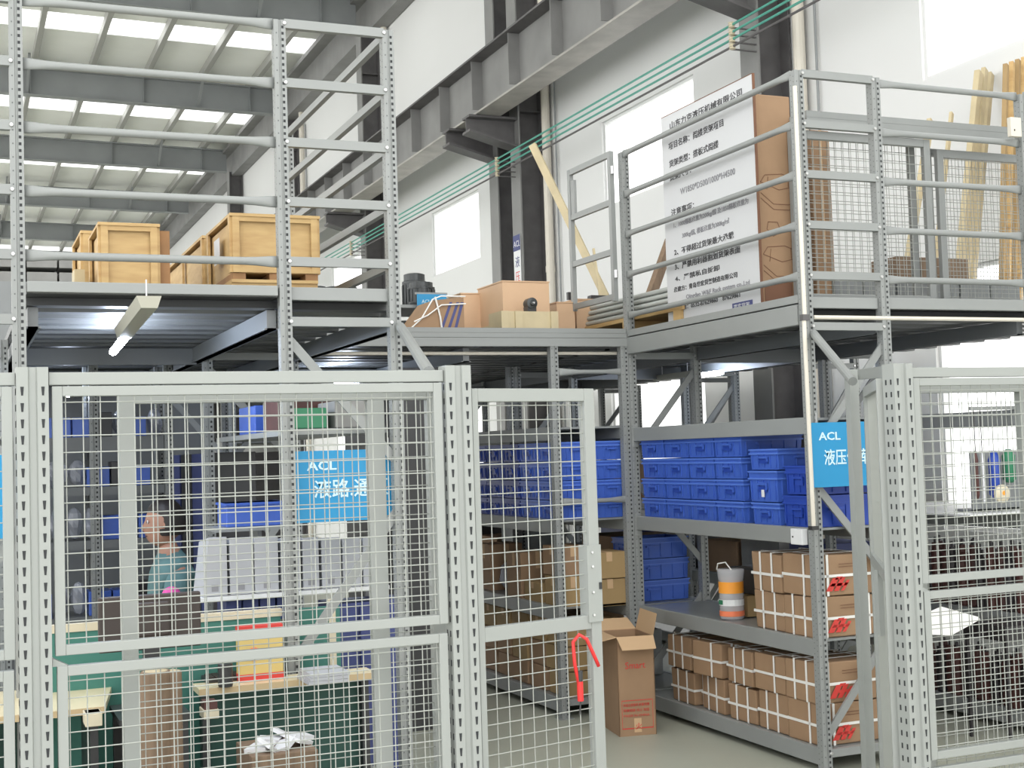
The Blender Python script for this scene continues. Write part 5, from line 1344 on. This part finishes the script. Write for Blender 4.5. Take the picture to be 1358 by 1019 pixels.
# hair cap
bm = bmesh.new(); rows = []
for i in range(12):
    ph = PI*.66*i/11; row = []
    for j in range(24):
        th = 2*PI*j/24; dx, dy, dz = math.sin(ph)*math.cos(th), math.sin(ph)*math.sin(th), math.cos(ph)
        if dx < -.25: f_ = min(1, (dz-.42)/.2) if dz < .62 else 1; f_ = max(f_, .0)
        else: f_ = 1
        lump = 1+.04*math.sin(7*th+3*ph)
        k_ = (1.0+.13*f_*lump) if f_ > 0 else .93
        row.append(bm.verts.new(hc+Vector((dx*.095*k_+.006, dy*.074*k_, dz*.118*k_+.004))))
    rows.append(row)
for i in range(11):
    for j in range(24):
        try: bm.faces.new((rows[i][j], rows[i][(j+1) % 24], rows[i+1][(j+1) % 24], rows[i+1][j]))
        except ValueError: pass
bmesh.ops.recalc_face_normals(bm, faces=bm.faces)
me = bpy.data.meshes.new('hair'); bm.to_mesh(me); bm.free(); me.materials.append(M['hair'])
for p in me.polygons: p.use_smooth = True
o = bpy.data.objects.new('hair', me); COL.objects.link(o); o.parent = pr
# jacket and trousers
V = [(0, 0, .52), (0, 0, .72), (-.01, 0, .95), (-.01, 0, 1.11), (-.028, 0, 1.175), (-.03, 0, 1.20)]; E = [(0, 1), (1, 2), (2, 3), (3, 4), (4, 5)]; Rr = [.15, .145, .155, .125, .075, .07]
for sg in (-1, 1): chain(3, [(0, sg*.175, 1.10), (-.06, sg*.22, .88), (-.25, sg*.14, .80), (-.29, sg*.125, .80)], [.075, .062, .048, .044])
skin_mesh('jacket', V, E, Rr, 'denim', pr)
V = [(0, 0, .50), (0, 0, .56)]; E = [(0, 1)]; Rr = [.145, .14]
for sg in (-1, 1): chain(0, [(-.08, sg*.10, .50), (-.42, sg*.11, .50), (-.42, sg*.11, .14), (-.42, sg*.11, .09)], [.10, .075, .062, .06])
skin_mesh('trousers', V, E, Rr, 'trous', pr)
tag(MB().lathe((PX-.06, PY-.26, .93), [(.01, 0), (.045, .02), (.055, .05), (.035, .09), (.01, .10)], 'pink', 14).build('pink_pouch', base=(PX-.06, PY-.26, .93)), 'bright pink pouch at the elbow of the seated person', 'pouch')
ch = thing('office_chair', 'dark brown office chair under the seated person', 'chair', (PX+.05, PY, 0))
MB().box(PX-.22, PX+.26, PY-.24, PY+.24, .36, .41, 'brownbk').build('seat', ch, bevel=.02)
mb = MB(); mb.hexa([(PX+.20, PY-.22, .5), (PX+.24, PY-.22, .5), (PX+.24, PY+.22, .5), (PX+.20, PY+.22, .5), (PX+.25, PY-.2, 1.14), (PX+.29, PY-.2, 1.14), (PX+.29, PY+.2, 1.14), (PX+.25, PY+.2, 1.14)], 'brownbk'); mb.build('backrest', ch, bevel=.015)
MB().tube((PX+.02, PY, .08), (PX+.02, PY, .37), .03, 'black', 12).build('gas_column', ch)
mb = MB()
for k_ in range(5): a_ = 2*PI*k_/5; mb.bar((PX+.02, PY, .09), (PX+.02+.27*math.cos(a_), PY+.27*math.sin(a_), .06), .04, .03, 'black')
chb = mb.build('base', ch)
for k_ in range(5): a_ = 2*PI*k_/5; MB().lathe((PX+.02+.26*math.cos(a_), PY+.26*math.sin(a_)-.012, .028), [(.02, 0), (.028, .004), (.028, .02), (.02, .024)], 'black', 10, 'y').build('caster', chb)

# ------------------------------------------------------------------ light
w = bpy.data.worlds.new('daylight'); C.world = w; w.use_nodes = True
bg = w.node_tree.nodes['Background']; bg.inputs[0].default_value = (1.0, 1.0, .985, 1); bg.inputs[1].default_value = 1.5
C.view_settings.view_transform = 'Standard'; C.view_settings.look = 'None'; C.view_settings.gamma = 1; C.view_settings.use_curve_mapping = False
C.view_settings.exposure = 0.92
C.cycles.max_bounces = 6; C.cycles.diffuse_bounces = 4; C.cycles.transparent_max_bounces = 12
C.cycles.sample_clamp_indirect = 4
for o in list(bpy.data.objects):
    if '_w' in o.keys(): del o['_w']
